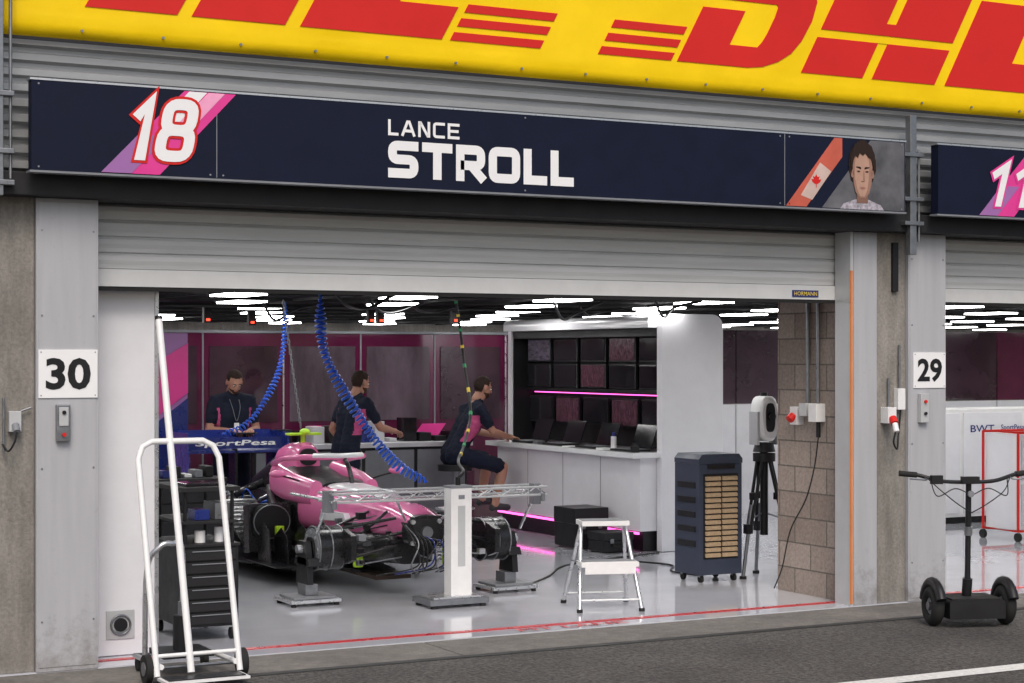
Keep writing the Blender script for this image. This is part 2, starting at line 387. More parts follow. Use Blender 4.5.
# banner
ban=empty('advertising_banner')
b=MB(); prof=[(-.04,3.722),(-.085,3.735),(-.108,3.80),(-.106,3.86),(-.110,3.89),(-.11,5.6)]
vs=[];fs=[]; nx=300
for i in range(nx+1):
    x=-10+34*i/nx
    for j,(y,z) in enumerate(prof):
        vs.append((x,y+(.007*NZ.noise(Vector((x*2.5,j*.8,0)))-.002*math.sin(x*12.8))*(1 if j<4 else 0),z+(.008*math.sin(x*5.2) if j==0 else 0)))
m=len(prof)
for i in range(nx):
    for j in range(m-1): fs.append((i*m+j,(i+1)*m+j,(i+1)*m+j+1,i*m+j+1))
b.add(vs,fs,M_yel,True)
for i in range(70):
    x=-10+i*.49; b.cyl((x,-.105,3.775),(x,-.113,3.775),.009,M_steel,8)
b.build('yellow_sheet',ban)
def logo(b,x0):
    y0,y1=-.116,-.1115; zb=3.92; k=.55
    def poly(pts): b.prism([(x0+u+v*k,zb+v) for u,v in pts],y0,y1,M_red)
    for i in range(3):
        poly([(-.64,.0+.095*i),(.0-.05,.0+.095*i),(.0-.05,.055+.095*i),(-.64,.055+.095*i)])
        poly([(3.46,.0+.095*i),(4.13,.0+.095*i),(4.13,.055+.095*i),(3.46,.055+.095*i)])
    poly([(0,0),(.6,0),(.6,.15),(.36,.15),(.36,.40),(0,.40)])
    poly([(-.25,.47),(.6,.47),(.6,.68),(-.25,.68)])
    poly([(.6,0),(.72,.015),(.83,.06),(.91,.13),(.95,.23),(.96,.38),(.93,.52),(.86,.62),(.76,.67),(.6,.68),(.6,.47),(.62,.45),(.63,.38),(.63,.26),(.62,.19),(.6,.15)])
    poly([(1.07,0),(1.63,0),(1.63,.27),(1.72,.27),(1.72,0),(2.32,0),(2.32,.27),(1.07,.27)])
    poly([(1.07,.33),(2.32,.33),(2.32,.68),(1.72,.68),(1.72,.42),(1.63,.42),(1.63,.68),(1.07,.68)])
    poly([(2.42,0),(3.40,0),(3.40,.22),(2.98,.22),(2.98,.68),(2.42,.68)])
b=MB()
for x0 in (6.905-5.22*3,6.905-5.22*2,6.905-5.22,6.905,6.905+5.22,6.905+10.44): logo(b,x0)
b.build('red_lettering',ban)

def post(x,zt,zb):
    b=MB(); b.box(x-.03,x+.03,-.20,-.14,zb,zt,M_steel)
    for z in (3.35,3.02,2.84): b.box(x-.09,x+.09,-.215,-.12,z,z+.03,M_steel)
    b.cyl((x+.075,-.17,zb+.1),(x+.075,-.17,zt-.25),.010,M_steel,8)
    return b.build('cable_post',None,.004)
post(2.235,5.3,2.78); post(8.95,3.66,2.62)
b=MB(); b.cyl((2.20,-.05,2.1),(2.20,-.05,2.8),.014,M_steel,8); b.tube(smooth([(2.20,-.05,2.1),(2.21,-.06,1.95),(2.16,-.06,1.9)]),.012,M_black); b.build('wall_conduit')
# driver sign
sg=empty('driver_name_sign')
b=MB(); b.box(2.40,8.783,-.30,-.22,2.925,3.44,M_navy)
b.box(2.39,8.793,-.303,-.215,3.4405,3.452,M_alu); b.box(2.39,8.793,-.303,-.215,2.912,2.924,M_gline)
for x in (3.50,7.69): b.box(x-.0025,x+.0025,-.302,-.30,2.93,3.438,M_gline)
for x in (2.44,3.46,3.54,5.6,7.65,7.73,8.75):
    for z in (2.945,3.42): b.cyl((x,-.30,z),(x,-.303,z),.006,M_gline,8)
b.build('board',sg)
b=MB()
word(b,'STROLL',4.62,5.965,2.985,3.218,.060,.026,-.304,M_wtxt,widths={'T':1.02,'O':1.1,'L':.84})
word(b,'LANCE',4.62,5.12,3.25,3.35,.018,.020,-.304,M_wtxt,widths={'A':1.15,'L':.85})
b.build('driver_name_text',sg)
b=MB()
b.prism([(2.80,2.93),(3.15,2.93),(3.62,3.435),(3.30,3.435)],-.3025,-.3,M_pinkv)
b.prism([(2.80,2.931),(2.98,2.931),(3.20,3.16),(3.02,3.16)],-.3045,-.3026,M_purple)
b.prism([(3.16,3.25),(3.27,3.25),(3.44,3.434),(3.33,3.434)],-.3045,-.3026,M_wtxt)
b.prism([(3.27,3.25),(3.38,3.25),(3.55,3.434),(3.45,3.434)],-.3045,-.3026,M_lpink)
b.build('ribbon_graphic',sg)
b=MB()
for grow,mm,yy in ((.016,M_red,-.3065),(0,M_wtxt,-.309)):
    strokes(b,'1',2.945,3.075,3.01,3.385,.066,yy,mm,.20,grow); strokes(b,'8',3.10,3.335,3.01,3.385,.066,yy,mm,.20,grow)
b.build('car_number',sg)
# portrait
b=MB(); Y=-.3
b.prism([(8.02,2.93),(8.775,2.93),(8.775,3.435),(8.46,3.435)],Y-.0015,Y,mat('portrait_backdrop',(.10,.10,.11),.5,var=.6,scale=3))
b.prism([(7.70,2.93),(7.88,2.93),(8.20,3.30),(8.20,3.435),(8.13,3.435)],Y-.003,Y-.0016,mat('flag_red',(.52,.10,.06),.5,var=.15))
b.prism([(7.83,3.01),(7.93,2.98),(8.10,3.19),(8.0,3.25)],Y-.0045,Y-.0031,mat('flag_white',(.58,.43,.38),.5,var=.15))
leaf=[(0,.05),(.012,.03),(.03,.035),(.022,.012),(.045,.015),(.035,-.005),(.012,-.02),(.003,-.02),(.003,-.045),(-.003,-.045),(-.003,-.02),(-.012,-.02),(-.035,-.005),(-.045,.015),(-.022,.012),(-.03,.035),(-.012,.03)]
b.prism([(7.965+p[0],3.115+p[1]) for p in leaf],Y-.006,Y-.0046,M_red)
def ellp(cx,cz,rx,rz,a0=0,a1=360,n=28): return [(cx+rx*math.cos(R(a0+(a1-a0)*i/n)),cz+rz*math.sin(R(a0+(a1-a0)*i/n))) for i in range(n)]
X=8.38
b.prism([(X-.20,2.928),(X-.17,2.965),(X-.06,3.0),(X+.06,3.0),(X+.17,2.965),(X+.20,2.928)],Y-.006,Y-.0046,mat('printed_suit',(.38,.35,.40),.6,var=.6,scale=40))
hp=[];rnd=random.Random(3)
for i in range(54):
    a=R(-38+256*i/53); sd=abs(math.cos(a)); rx=.118+.012*rnd.random(); rz=.178+.012*rnd.random()
    hp.append((X+rx*math.cos(a)*(1.0 if a>R(-10) and a<R(190) else .96),3.245+rz*math.sin(a)))
b.prism(hp,Y-.0075,Y-.0061,M_hair)
b.prism([(X-.05,2.975),(X+.05,2.975),(X+.052,3.1),(X-.052,3.1)],Y-.009,Y-.0076,M_skind)
face=[(X-.026,3.012),(X+.026,3.012),(X+.062,3.050),(X+.082,3.12),(X+.090,3.24),(X+.070,3.34),(X,3.37),(X-.070,3.34),(X-.090,3.24),(X-.082,3.12),(X-.062,3.050)]
b.prism(face,Y-.0105,Y-.0091,M_skins)
for sx in (-1,1): b.prism(ellp(X+sx*.094,3.185,.012,.030),Y-.0105,Y-.0091,M_skins)
b.prism([(X-.022,3.022),(X+.018,3.022),(X+.042,3.07),(X+.055,3.15),(X+.060,3.25),(X+.052,3.33),(X,3.36),(X-.058,3.33),(X-.074,3.24),(X-.068,3.14),(X-.046,3.06)],Y-.0118,Y-.0106,M_skinv)
for sx in (-1,1):
    b.prism([(X+sx*.016,3.218),(X+sx*.058,3.230),(X+sx*.064,3.236),(X+sx*.030,3.238),(X+sx*.016,3.232)],Y-.013,Y-.0119,M_hair)
    b.prism(ellp(X+sx*.038,3.203,.017,.007),Y-.013,Y-.0119,M_skind); b.prism(ellp(X+sx*.038,3.202,.009,.0045),Y-.014,Y-.0131,M_hair)
b.prism([(X+.002,3.14),(X+.020,3.135),(X+.012,3.21),(X+.006,3.21)],Y-.013,Y-.0119,M_skins)
b.prism([(X-.018,3.128),(X+.018,3.128),(X+.012,3.135),(X-.012,3.135)],Y-.0132,Y-.0131,M_skind)
b.prism([(X-.028,3.084),(X-.008,3.091),(X+.008,3.091),(X+.028,3.084),(X+.012,3.074),(X-.012,3.074)],Y-.013,Y-.0119,mat('printed_lips',(.30,.13,.10),.5))
fr=[(X-.104,3.18),(X-.094,3.27),(X-.07,3.315),(X-.045,3.30),(X-.03,3.335),(X+.0,3.318),(X+.02,3.335),(X+.05,3.305),(X+.072,3.30),(X+.094,3.25),(X+.106,3.18),(X+.112,3.30),(X+.08,3.39),(X+.0,3.425),(X-.08,3.39),(X-.112,3.30)]
b.prism(fr,Y-.0155,Y-.0141,M_hair)
b.build('portrait_print',sg)
sg2=empty('driver_name_sign')
b=MB(); b.box(9.10,15.48,-.30,-.22,2.925,3.44,M_navy); b.box(9.09,15.49,-.303,-.215,3.4405,3.452,M_alu); b.box(9.09,15.49,-.303,-.215,2.912,2.924,M_gline)
b.prism([(9.50,2.93),(9.85,2.93),(10.32,3.435),(10.0,3.435)],-.3025,-.3,M_pinkv)
b.prism([(9.50,2.931),(9.68,2.931),(9.90,3.16),(9.72,3.16)],-.3045,-.3026,M_purple)
for grow,mm,yy in ((.016,M_pinkv,-.3065),(0,M_wtxt,-.309)):
    strokes(b,'1',9.56,9.74,3.0,3.34,.062,yy,mm,.30,grow); strokes(b,'1',9.80,9.98,3.0,3.34,.062,yy,mm,.30,grow)
b.build('board',sg2)

def numplate(t,x0,x1,zc,h):
    e=empty('garage_number_sign'); b=MB(); b.box(x0,x1,-.042,-.035,zc-h/2,zc+h/2,M_wtxt)
    for sx in (x0+.015,x1-.015):
        for sz in (zc-h/2+.015,zc+h/2-.015): b.cyl((sx,-.042,sz),(sx,-.0435,sz),.004,M_steel,8)
    b.build('plate',e,.001)
    w=(x1-x0); text(t,x0+w*.12,x1-w*.12,zc-h*.33,zc+h*.33,-.0445,M_black,'digits',e,offset=.03)
numplate('30',2.50,2.85,1.757,.285); numplate('29',9.085,9.40,1.757,.27)

def shutter(ox,zbot):
    b=MB(); prof=[]; z=zbot+.13
    while z<2.84:
        prof+=[(.215,z),(.200,z+.006),(.197,z+.03),(.190,z+.055),(.192,z+.082),(.206,z+.094)]; z+=.1
    vs=[];fs=[]
    for (y,zz) in prof: vs+=[(ox-.03,y,zz),(ox+5.70,y,zz)]
    for i in range(len(prof)-1): fs.append((2*i,2*i+1,2*i+3,2*i+2))
    b.add(vs,fs,M_shut)
    b.box(ox-.02,ox+5.70,.175,.235,zbot+.025,zbot+.13,M_rail)
    b.box(ox-.02,ox+5.70,.18,.23,zbot,zbot+.025,M_rubber)
    return b.build('roller_shutter',None,0)
s0=shutter(2.857,2.262); shutter(2.857+P,2.262); shutter(2.857-P,.01); shutter(2.857+2*P,.01)
e=empty('maker_label'); b=MB(); b.box(8.11,8.35,.168,.174,2.305,2.355,M_blue); b.build('plate',e)
text('HORMANN',8.125,8.335,2.315,2.345,.166,M_lab,'label_text',e,offset=.01)

# interior ceiling w/ lamps
b=MB(); b.box(-10,24,.52,13.6,2.36,2.40,M_ceil)
for i in range(28): b.box(-10+i*1.2,-9.97+i*1.2,.52,13.6,2.34,2.36,M_dark)
for j in range(9): b.box(-10,24,1.0+j*1.45,1.03+j*1.45,2.335,2.36,M_dark)
b.build('suspended_ceiling',bld)
e=empty('ceiling_light_panels'); b=MB()
for i in range(18):
    for j in range(7):
        x=-1.2+i*1.4+(.62 if j%2 else 0); y=2.0+j*1.68
        if (i*7+j*3)%12==0: continue
        b.box(x,x+.27,y,y+.52,2.318,2.332,M_lamp)
        b.box(x-.02,x+.29,y-.02,y+.54,2.3325,2.343,M_dark)
b.build('lamps',e)
b=MB()
for y in (1.1,4.6): b.cyl((3,y,2.31),(9.5,y,2.31),.015,M_dark,8)
rr=random.Random(5)
for i in range(9):
    x=3.6+i*.62; y=rr.uniform(1,6); b.tube(smooth([(x,y,2.33),(x+.15,y+.1,2.33-rr.uniform(.06,.16)),(x+.4,y+.3,2.33-rr.uniform(.04,.12)),(x+.6,y+.2,2.33)]),.012,M_black,6)
for (x,y) in ((6.9,5.2),(7.0,5.2),(6.2,6.6),(7.6,4.8),(5.4,5.6)): b.box(x,x+.03,y,y+.02,2.20,2.22,M_rled); b.box(x-.02,x+.05,y+.021,y+.08,2.18,2.33,M_black)
b.build('ceiling_rails',bld)

# partitions
b=MB()
for i in range(8):
    x=3.4+i*.92
    b.box(x,x+.9,8.0,8.06,.006,2.12,M_maroon)
    b.box(x+.06,x+.84,7.985,7.997,1.15,1.98,M_scr2 if i in (4,5) else M_scr)
    b.box(x+.902,x+.918,7.99,8.05,.006,2.12,M_alu if i%3==0 else M_gline)
for x in (5.2,6.9,8.3): b.prism([(x,.5),(x+.3,.5),(x+.75,1.1),(x+.45,1.1)],7.985,7.998,M_pinkv)
b.box(3.4,10.75,7.97,8.07,2.122,2.15,M_gline)
b.build('rear_partition_wall',None,.003)
b=MB()
b.box(4.95,5.63,6.9,6.95,.006,2.1,M_purple)
b.prism([(4.95,1.0),(5.63,1.5),(5.63,2.0),(4.95,1.6)],6.885,6.898,M_pinkv)
b.prism([(5.3,.4),(5.63,.3),(5.63,1.45),(5.3,1.2)],6.885,6.898,M_blue)
b.build('printed_partition_panel',None,.003)
b=MB()
for i in range(9):
    x=10.3+i*1.02
    b.box(x,x+1.0,6.9,6.95,.006,1.3,M_lgrey); b.box(x,x+1.0,6.9,6.95,1.31,2.18,M_scr if i%3 else M_maroon)
b.build('partition_wall')
e=empty('equipment_cabinet'); b=MB()
b.box(12.9,17.5,4.7,5.3,.08,1.28,M_white)
for i in range(5): b.box(12.93+i*.92,13.80+i*.92,4.688,4.699,.12,1.24,M_wgloss)
b.box(12.95,17.4,4.75,5.25,.006,.08,M_black); b.build('cabinet_body',e,.006)
for i,(t,mm) in enumerate((('BWT',M_blue),('SportPesa',M_blue),('ORANGE',M_pinkv))):
    b2=13.0+i*.45
    text(t,b2+.95,b2+1.3,1.02,1.10,4.684,mm,'logo_text',e,offset=.01)

e=empty('white_door_panel'); b=MB()
b.box(2.86,3.31,.33,.37,.01,2.6,M_wgloss); b.box(3.312,3.335,.325,.375,.01,2.6,M_alu)
b.box(3.0,3.18,.322,.329,.11,.29,M_panelL)
b.tube([(3.09+.06*math.cos(t*math.pi/12),.315,.20+.06*math.sin(t*math.pi/12)) for t in range(24)],.008,M_steel,6,closed=True)
b.cyl((3.09,.31,.20),(3.09,.322,.20),.042,M_black,20); b.build('door_leaf',e,.004)

# electrical bits
b=MB(); b.box(2.60,2.68,-.075,-.036,1.36,1.575,M_steel); b.box(2.612,2.668,-.082,-.0755,1.45,1.56,M_panelL)
b.cyl((2.64,-.082,1.40),(2.64,-.092,1.40),.012,M_red,12); b.cyl((2.64,-.0825,1.53),(2.64,-.09,1.53),.012,M_black,12); b.build('door_control_box',None,.004)
b=MB(); b.box(2.33,2.40,-.05,0,1.42,1.54,M_panelL); b.cyl((2.365,-.05,1.46),(2.365,-.09,1.42),.022,M_gline,12); b.tube(smooth([(2.365,-.09,1.42),(2.35,-.09,1.36),(2.32,-.07,1.31),(2.29,-.05,1.35)]),.006,M_black); b.cyl((2.40,-.03,1.54),(2.46,-.03,1.56),.006,M_steel,8); b.cyl((2.30,-.04,1.3),(2.30,-.04,1.62),.008,M_steel,8); b.build('wall_socket',None,.003)
b=MB(); b.box(8.93,9.00,-.05,0,1.46,1.62,M_white); b.box(8.80,8.88,-.09,0,1.36,1.48,M_white); b.cyl((8.84,-.09,1.40),(8.83,-.13,1.36),.030,M_red,16); b.cyl((8.83,-.13,1.36),(8.82,-.16,1.30),.022,M_white,14)
b.cyl((8.965,-.02,1.62),(8.965,-.02,1.95),.009,M_steel,8); b.cyl((8.86,-.02,1.48),(8.86,-.02,1.70),.008,M_steel,8)
b.tube(smooth([(8.82,-.15,1.30),(8.81,-.14,1.22),(8.86,-.12,1.17),(8.93,-.05,1.25),(8.97,-.03,1.46)]),.007,M_black); b.build('wall_socket',None,.003)
b=MB(); b.box(8.90,8.95,-.03,0,2.35,2.72,M_black); b.build('cable_duct',None,.003)
b=MB(); b.box(9.13,9.21,-.075,-.036,1.36,1.58,M_panelL); b.cyl((9.17,-.076,1.52),(9.17,-.09,1.52),.012,M_red,12); b.cyl((9.17,-.076,1.43),(9.17,-.09,1.43),.012,M_black,12); b.build('door_control_box',None,.004)
xf=8.604
b=MB()
for y in (.47,.60): b.cyl((xf-.025,y,1.5),(xf-.025,y,2.33),.015,M_steel,10)
b.box(xf-.09,xf-.001,.41,.51,1.36,1.50,M_white); b.box(xf-.08,xf-.001,.55,.64,1.40,1.50,M_panelL)
b.box(xf-.07,xf-.001,.68,.77,1.33,1.47,M_white); b.cyl((xf-.07,.725,1.40),(xf-.11,.725,1.37),.032,M_red,16)
b.cyl((xf-.03,.46,1.36),(xf-.03,.46,1.24),.018,M_black,10)
b.tube(smooth([(xf-.03,.46,1.24),(xf-.04,.5,1.0),(xf-.03,.62,.75),(xf-.04,.80,.5),(xf-.03,.92,.2),(xf-.05,1.0,.02)]),.005,M_black); b.build('power_socket',None,.003)

# ------------------------------------------------------------------ console workstation
e=empty('pit_workstation_console'); b=MB()
def rbox(x0,x1,z0,z1,r):
    pts=[(x0,z0),(x1,z0)]; n=6
    pts+=[(x1-r+r*math.cos(R(a)),z1-r+r*math.sin(R(a))) for a in [90*i/n for i in range(n+1)]]
    pts+=[(x0+r+r*math.cos(R(a)),z1-r+r*math.sin(R(a))) for a in [90+90*i/n for i in range(n+1)]]
    return pts
b.prism(rbox(9.28,9.98,.01,2.27,.12),3.77,3.86,M_wgloss)
b.prism(rbox(9.28,9.98,.01,2.27,.12),6.82,6.90,M_wgloss)
b.prism(rbox(9.18,9.97,2.14,2.26,.055),3.862,6.818,M_wgloss)
b.box(9.62,9.97,3.862,6.818,.01,2.138,M_wgloss)
b.box(9.56,9.619,3.862,6.818,.96,2.138,M_black)
b.box(9.30,9.559,3.861,3.875,.952,2.138,M_black); b.box(9.30,9.559,6.805,6.817,.952,2.138,M_black)
b.box(8.98,9.60,3.80,6.86,.90,.95,M_wgloss)
b.box(9.10,9.55,3.87,6.80,.20,.899,M_wgloss)
b.box(9.15,9.5,3.9,6.78,.01,.199,M_black)
b.box(9.09,9.11,3.9,6.78,.17,.19,M_pled)
b.box(9.55,9.559,3.90,6.78,1.475,1.485,M_pled)
b.box(9.45,9.549,3.877,6.80,1.50,1.53,M_black)
b.box(9.30,9.559,3.877,6.80,2.06,2.138,M_black)
for i in range(3): b.box(9.095,9.0995,4.6+i*.75,4.606+i*.75,.22,.88,M_gline)
b.build('cabinet',e,.008)
b=MB()
for i in range(5):
    y0=3.93+i*.575
    for z0 in (1.54,1.81):
        b.box(9.44,9.47,y0,y0+.50,z0,z0+.25,M_black)
        k=(i*3+int(z0*10))%7
        b.box(9.434,9.4395,y0+.015,y0+.485,z0+.015,z0+.235,M_lcdon if k==2 else (M_lcdon2 if k in (5,0) else M_lcd))
        b.box(9.436,9.4405,y0-.003,y0+.0005,z0,z0+.25,M_gline)
        b.cyl((9.47,y0+.25,z0+.14),(9.549,y0+.25,z0+.14),.02,M_steel,8)
    b.box(9.47,9.50,y0,y0+.5,1.16,1.44,M_black); b.box(9.464,9.4695,y0+.015,y0+.485,1.175,1.425,M_lcdon2 if i%2 else M_lcd)
b.build('monitors',e,.003)
b=MB()
for i in range(4):
    y0=4.0+i*.68
    b.box(9.06,9.30,y0,y0+.36,.952,.972,M_black); b.box(9.09,9.28,y0+.03,y0+.33,.9725,.975,M_gline)
    b.add([(9.30,y0,.975),(9.30,y0+.36,.975),(9.38,y0+.36,1.20),(9.38,y0,1.20),(9.31,y0,.97),(9.31,y0+.36,.97),(9.39,y0+.36,1.195),(9.39,y0,1.195)],[(0,1,2,3),(7,6,5,4),(0,3,7,4),(1,5,6,2),(3,2,6,7),(0,4,5,1)],M_lcd)
for (x,y,w,d,h,mm) in ((9.02,4.42,.10,.14,.02,M_wtxt),(9.0,5.1,.14,.10,.01,M_wtxt),(9.03,5.75,.08,.12,.03,M_steel),(9.04,3.9,.07,.05,.06,M_black)): b.box(x,x+w,y,y+d,.9515,.952+h,mm)
b.build('laptops',e,.002)
b=MB(); b.cyl((9.2,4.52,.952),(9.2,4.52,1.08),.03,M_wgloss,14,r1=.028); b.cyl((9.2,4.52,1.08),(9.2,4.52,1.12),.015,M_blue,12); b.build('water_bottle')

def case(x0,x1,y0,y1,z1):
    b=MB(); b.box(x0,x1,y0,y1,.02,z1*.62,M_black); b.box(x0-.006,x1+.006,y0-.006,y1+.006,z1*.62+.002,z1,M_black)
    for k in (.25,.75):
        xx=x0+(x1-x0)*k; b.box(xx-.02,xx+.02,y0-.018,y0-.007,z1*.5,z1*.72,M_gline)
    b.tube(smooth([((x0+x1)/2-.07,y0-.008,z1*.4),((x0+x1)/2-.06,y0-.04,z1*.38),((x0+x1)/2+.06,y0-.04,z1*.38),((x0+x1)/2+.07,y0-.008,z1*.4)]),.010,M_rubber)
    return b.build('equipment_case',None,.012)
case(8.66,9.03,4.35,4.75,.40); case(8.72,9.04,3.9,4.2,.20)
b=MB()
for pts in ([(8.9,3.6,.014),(8.6,3.3,.014),(8.75,2.8,.014),(8.5,2.4,.014),(8.55,2.0,.014)],[(7.0,2.2,.014),(7.4,2.6,.014),(7.9,3.2,.014),(8.6,3.5,.014),(9.2,3.7,.014)]):
    b.tube(smooth(pts),.009,M_black,6)
b.build('floor_cable')

e=empty('work_bench'); b=MB(); b.box(6.4,9.0,7.2,7.85,.88,.93,M_lgrey); b.box(6.45,8.95,7.25,7.84,.1,.879,M_black)
for i in range(4): b.box(6.48+i*.62,7.06+i*.62,7.235,7.249,.15,.85,M_gline)
b.build('bench_body',e,.005)
b=MB(); rr=random.Random(11)
for i in range(14):
    x=6.45+i*.18; h=rr.uniform(.04,.26); b.box(x,x+rr.uniform(.08,.16),7.32+rr.uniform(0,.1),7.6,.932,.932+h,rr.choice([M_black,M_white,M_steel,M_lgrey,M_blue,M_lcd,M_black]))
b.build('bench_items',e,.006)
# air cooler
b=MB(); x0,x1,y0,y1=8.255,8.68,1.62,1.98
b.box(x0,x1,y0,y1,.07,.98,M_cool)
b.prism([(x0-.005,.982),(x1+.005,.982),(x1+.005,1.02),(x1-.03,1.06),(x0+.03,1.06),(x0-.005,1.02)],y0-.005,y1,M_cool)
b.box(x0+.04,x1-.04,y0-.004,y0-.0005,.20,.90,M_black)
for c in range(2):
    for r in range(15):
        xx=x0+.055+c*.165; zz=.215+r*.045
        b.prismX([(y0-.020,zz),(y0-.005,zz+.004),(y0-.005,zz+.034),(y0-.020,zz+.026)],xx,xx+.15,M_honey)
for zz in (.3,.42,.54,.66,.78): b.box(x0-.008,x0-.0005,y0+.05,y1-.05,zz,zz+.05,M_black)
b.box(x0+.08,x1-.08,y0-.015,y0-.006,.94,.975,M_lcd)
for xx in (x0+.05,x1-.05):
    for yy in (y0+.05,y1-.05):
        b.cyl((xx-.012,yy,.036),(xx+.012,yy,.036),.030,M_rubber,14); b.box(xx-.018,xx+.018,yy-.012,yy+.012,.05,.072,M_steel)
b.build('air_cooler',None,.012)
# tripod with instrument
b=MB(); cx,cy=9.0,1.75
for a in (70,190,310):
    dx,dy=math.cos(R(a)),math.sin(R(a))
    for off in (-.03,.03):
        b.cyl((cx+dx*.05-dy*off,cy+dy*.05+dx*off,1.0),(cx+dx*.18-dy*off*.6,cy+dy*.18+dx*off*.6,.42),.014,M_black,8)
    b.box(cx+dx*.12-.03,cx+dx*.12+.03,cy+dy*.12-.03,cy+dy*.12+.03,.66,.72,M_black)
    b.cyl((cx+dx*.15,cy+dy*.15,.62),(cx+dx*.25,cy+dy*.25,.02),.016,M_steel,8)
    b.box(cx+dx*.19-.03,cx+dx*.19+.03,cy+dy*.19-.03,cy+dy*.19+.03,.38,.46,M_black)
    b.cyl((cx+dx*.25,cy+dy*.25,.006),(cx+dx*.25,cy+dy*.25,.03),.03,M_rubber,10); b.cyl((cx,cy,.55),(cx+dx*.16,cy+dy*.16,.50),.008,M_steel,6)
b.cyl((cx,cy,.36),(cx,cy,1.08),.034,M_black,12); b.cyl((cx,cy,.98),(cx,cy,1.05),.095,M_black,18)
b.cyl((cx,cy,1.06),(cx,cy,1.14),.095,M_black,20,r1=.075)
b.M=Matrix.Translation((cx,cy,0))
b.loft([(-.09,0,.075,1.18,1.50,3),(-.07,0,.09,1.15,1.53,3),(.07,0,.09,1.15,1.53,3),(.09,0,.075,1.18,1.50,3)],M_white,24)
b.loft([(-.098,0,.045,1.24,1.46,3.5),(-.085,0,.05,1.22,1.48,3.5)],M_black,20)
for sx in (-1,1): b.box(sx*.10-.012,sx*.10+.012,-.06,.06,1.12,1.40,M_panelL)
b.cyl((0,-.10,1.36),(0,-.12,1.36),.035,M_lcd,16); b.cyl((0,0,1.53),(0,0,1.56),.03,M_black,14)
b.build('instrument_tripod',None,.004)
# step stool
b=MB(); b.M=Matrix.Translation((6.85,.80,0))@Matrix.Rotation(R(-18),4,'Z')
w=.21
for sx in (-1,1):
    b.tube([(sx*w*1.1,-.26,.02),(sx*w*.8,.0,.62)],.016,M_alu,8); b.tube([(sx*w*1.15,.27,.02),(sx*w*.8,.03,.58)],.014,M_alu,8)
    b.cyl((sx*w*1.1,-.262,.006),(sx*w*1.1,-.26,.03),.022,M_rubber,10); b.cyl((sx*w*1.15,.272,.006),(sx*w*1.15,.27,.03),.022,M_rubber,10)
    b.tube([(sx*w,-.12,.36),(sx*w,.16,.34)],.006,M_steel,6)
b.box(-w*.85,w*.85,-.10,.12,.615,.65,M_white); b.box(-w*.8,w*.8,-.08,.10,.651,.655,M_gline)
b.box(-w*1.02,w*1.02,-.25,-.06,.33,.365,M_white); b.box(-w*.95,w*.95,-.23,-.08,.366,.37,M_gline)
b.box(-w*.9,w*.9,-.258,-.25,.28,.37,M_white); b.tube([(-w*1.12,.26,.08),(w*1.12,.26,.08)],.009,M_alu,8); b.tube([(-w*1.08,-.24,.09),(w*1.08,-.24,.09)],.009,M_alu,8)
b.build('folding_step_stool',None,.004)
# trolley
b=MB()
def T(x,z): return (x,-.76+.42*z/1.36,z)
U=[T(3.0,.05),T(3.0,1.26),T(3.03,1.33),T(3.09,1.36),T(3.40,1.36),T(3.46,1.33),T(3.49,1.26),T(3.49,.05)]
b.tube(U,.018,M_white,10)
b.tube([T(3.20,.06),T(3.20,2.08)],.021,M_white,12); b.cyl(T(3.20,2.08),T(3.20,2.10),.023,M_black,12)
b.tube([T(3.0,.16),T(3.49,.16)],.012,M_white,8)
b.tube(smooth([(3.06,-.30,.09),(3.06,-.34,.60),(3.12,-.38,.74),(3.20,-.38,.76),(3.27,-.36,.70),(3.28,-.30,.09)]),.016,M_alu,10)
b.tube([T(3.03,.10),(3.03,-.2,.09),(3.47,-.2,.09),T(3.47,.10)],.016,M_white,10)
b.box(3.0,3.49,-.92,-.74,.030,.045,M_white); b.box(3.02,3.47,-.90,-.76,.046,.052,M_black)
for x in (2.965,3.53):
    b.cyl((x-.018,-.66,.085),(x+.018,-.66,.085),.08,M_rubber,22); b.cyl((x-.022,-.66,.085),(x+.022,-.66,.085),.04,M_steel,16)
b.cyl((2.96,-.66,.085),(3.53,-.66,.085),.01,M_steel,8)
for x in (3.05,3.45): b.cyl((x-.015,-.22,.045),(x+.015,-.22,.045),.043,M_rubber,16)
b.box(3.10,3.40,-.55,-.25,.11,.14,M_black)
b.cyl((3.25,-.4,.14),(3.25,-.4,.34),.05,M_black,14); b.cyl((3.25,-.4,.34),(3.25,-.4,.42),.02,M_steel,10)
b.build('tall_white_trolley')
# tool cabinets
b=MB(); x0,x1,y0,y1=3.58,3.96,.62,1.25
b.box(x0,x1,y0,y1,.10,.62,M_black)
for r in range(6): b.box(x0+.02,x1-.02,y0-.014,y0-.001,.12+r*.083,.19+r*.083,M_dark); b.box(x0+.06,x1-.06,y0-.02,y0-.0145,.175+r*.083,.182+r*.083,M_gline)
for xx in (x0+.03,x1-.03):
    for yy in (y0+.04,y1-.04):
        b.cyl((xx,yy,.62),(xx,yy,1.0),.013,M_black,8); b.cyl((xx-.015,yy,.045),(xx+.015,yy,.045),.038,M_rubber,14)
b.box(x0-.01,x1+.01,y0-.01,y1+.01,.98,1.01,M_dark); b.box(x0,x1,y0,y1,.77,.79,M_dark); b.box(x0-.01,x1+.01,y0-.01,y1+.01,.621,.64,M_dark)
b.box(x0+.05,x0+.33,y0+.08,y0+.35,1.012,1.03,M_lcd); b.box(x0+.1,x0+.2,y0+.05,y0+.2,.792,.86,M_blue); b.cyl((x0+.28,y0+.1,.642),(x0+.28,y0+.1,.74),.03,M_wgloss,14); b.cyl((x0+.15,y0+.1,.642),(x0+.15,y0+.1,.72),.035,M_white,14)
b.box(x0+.24,x0+.35,y0+.06,y0+.3,.792,.9,M_steel); b.build('tool_cabinet',None,.004)
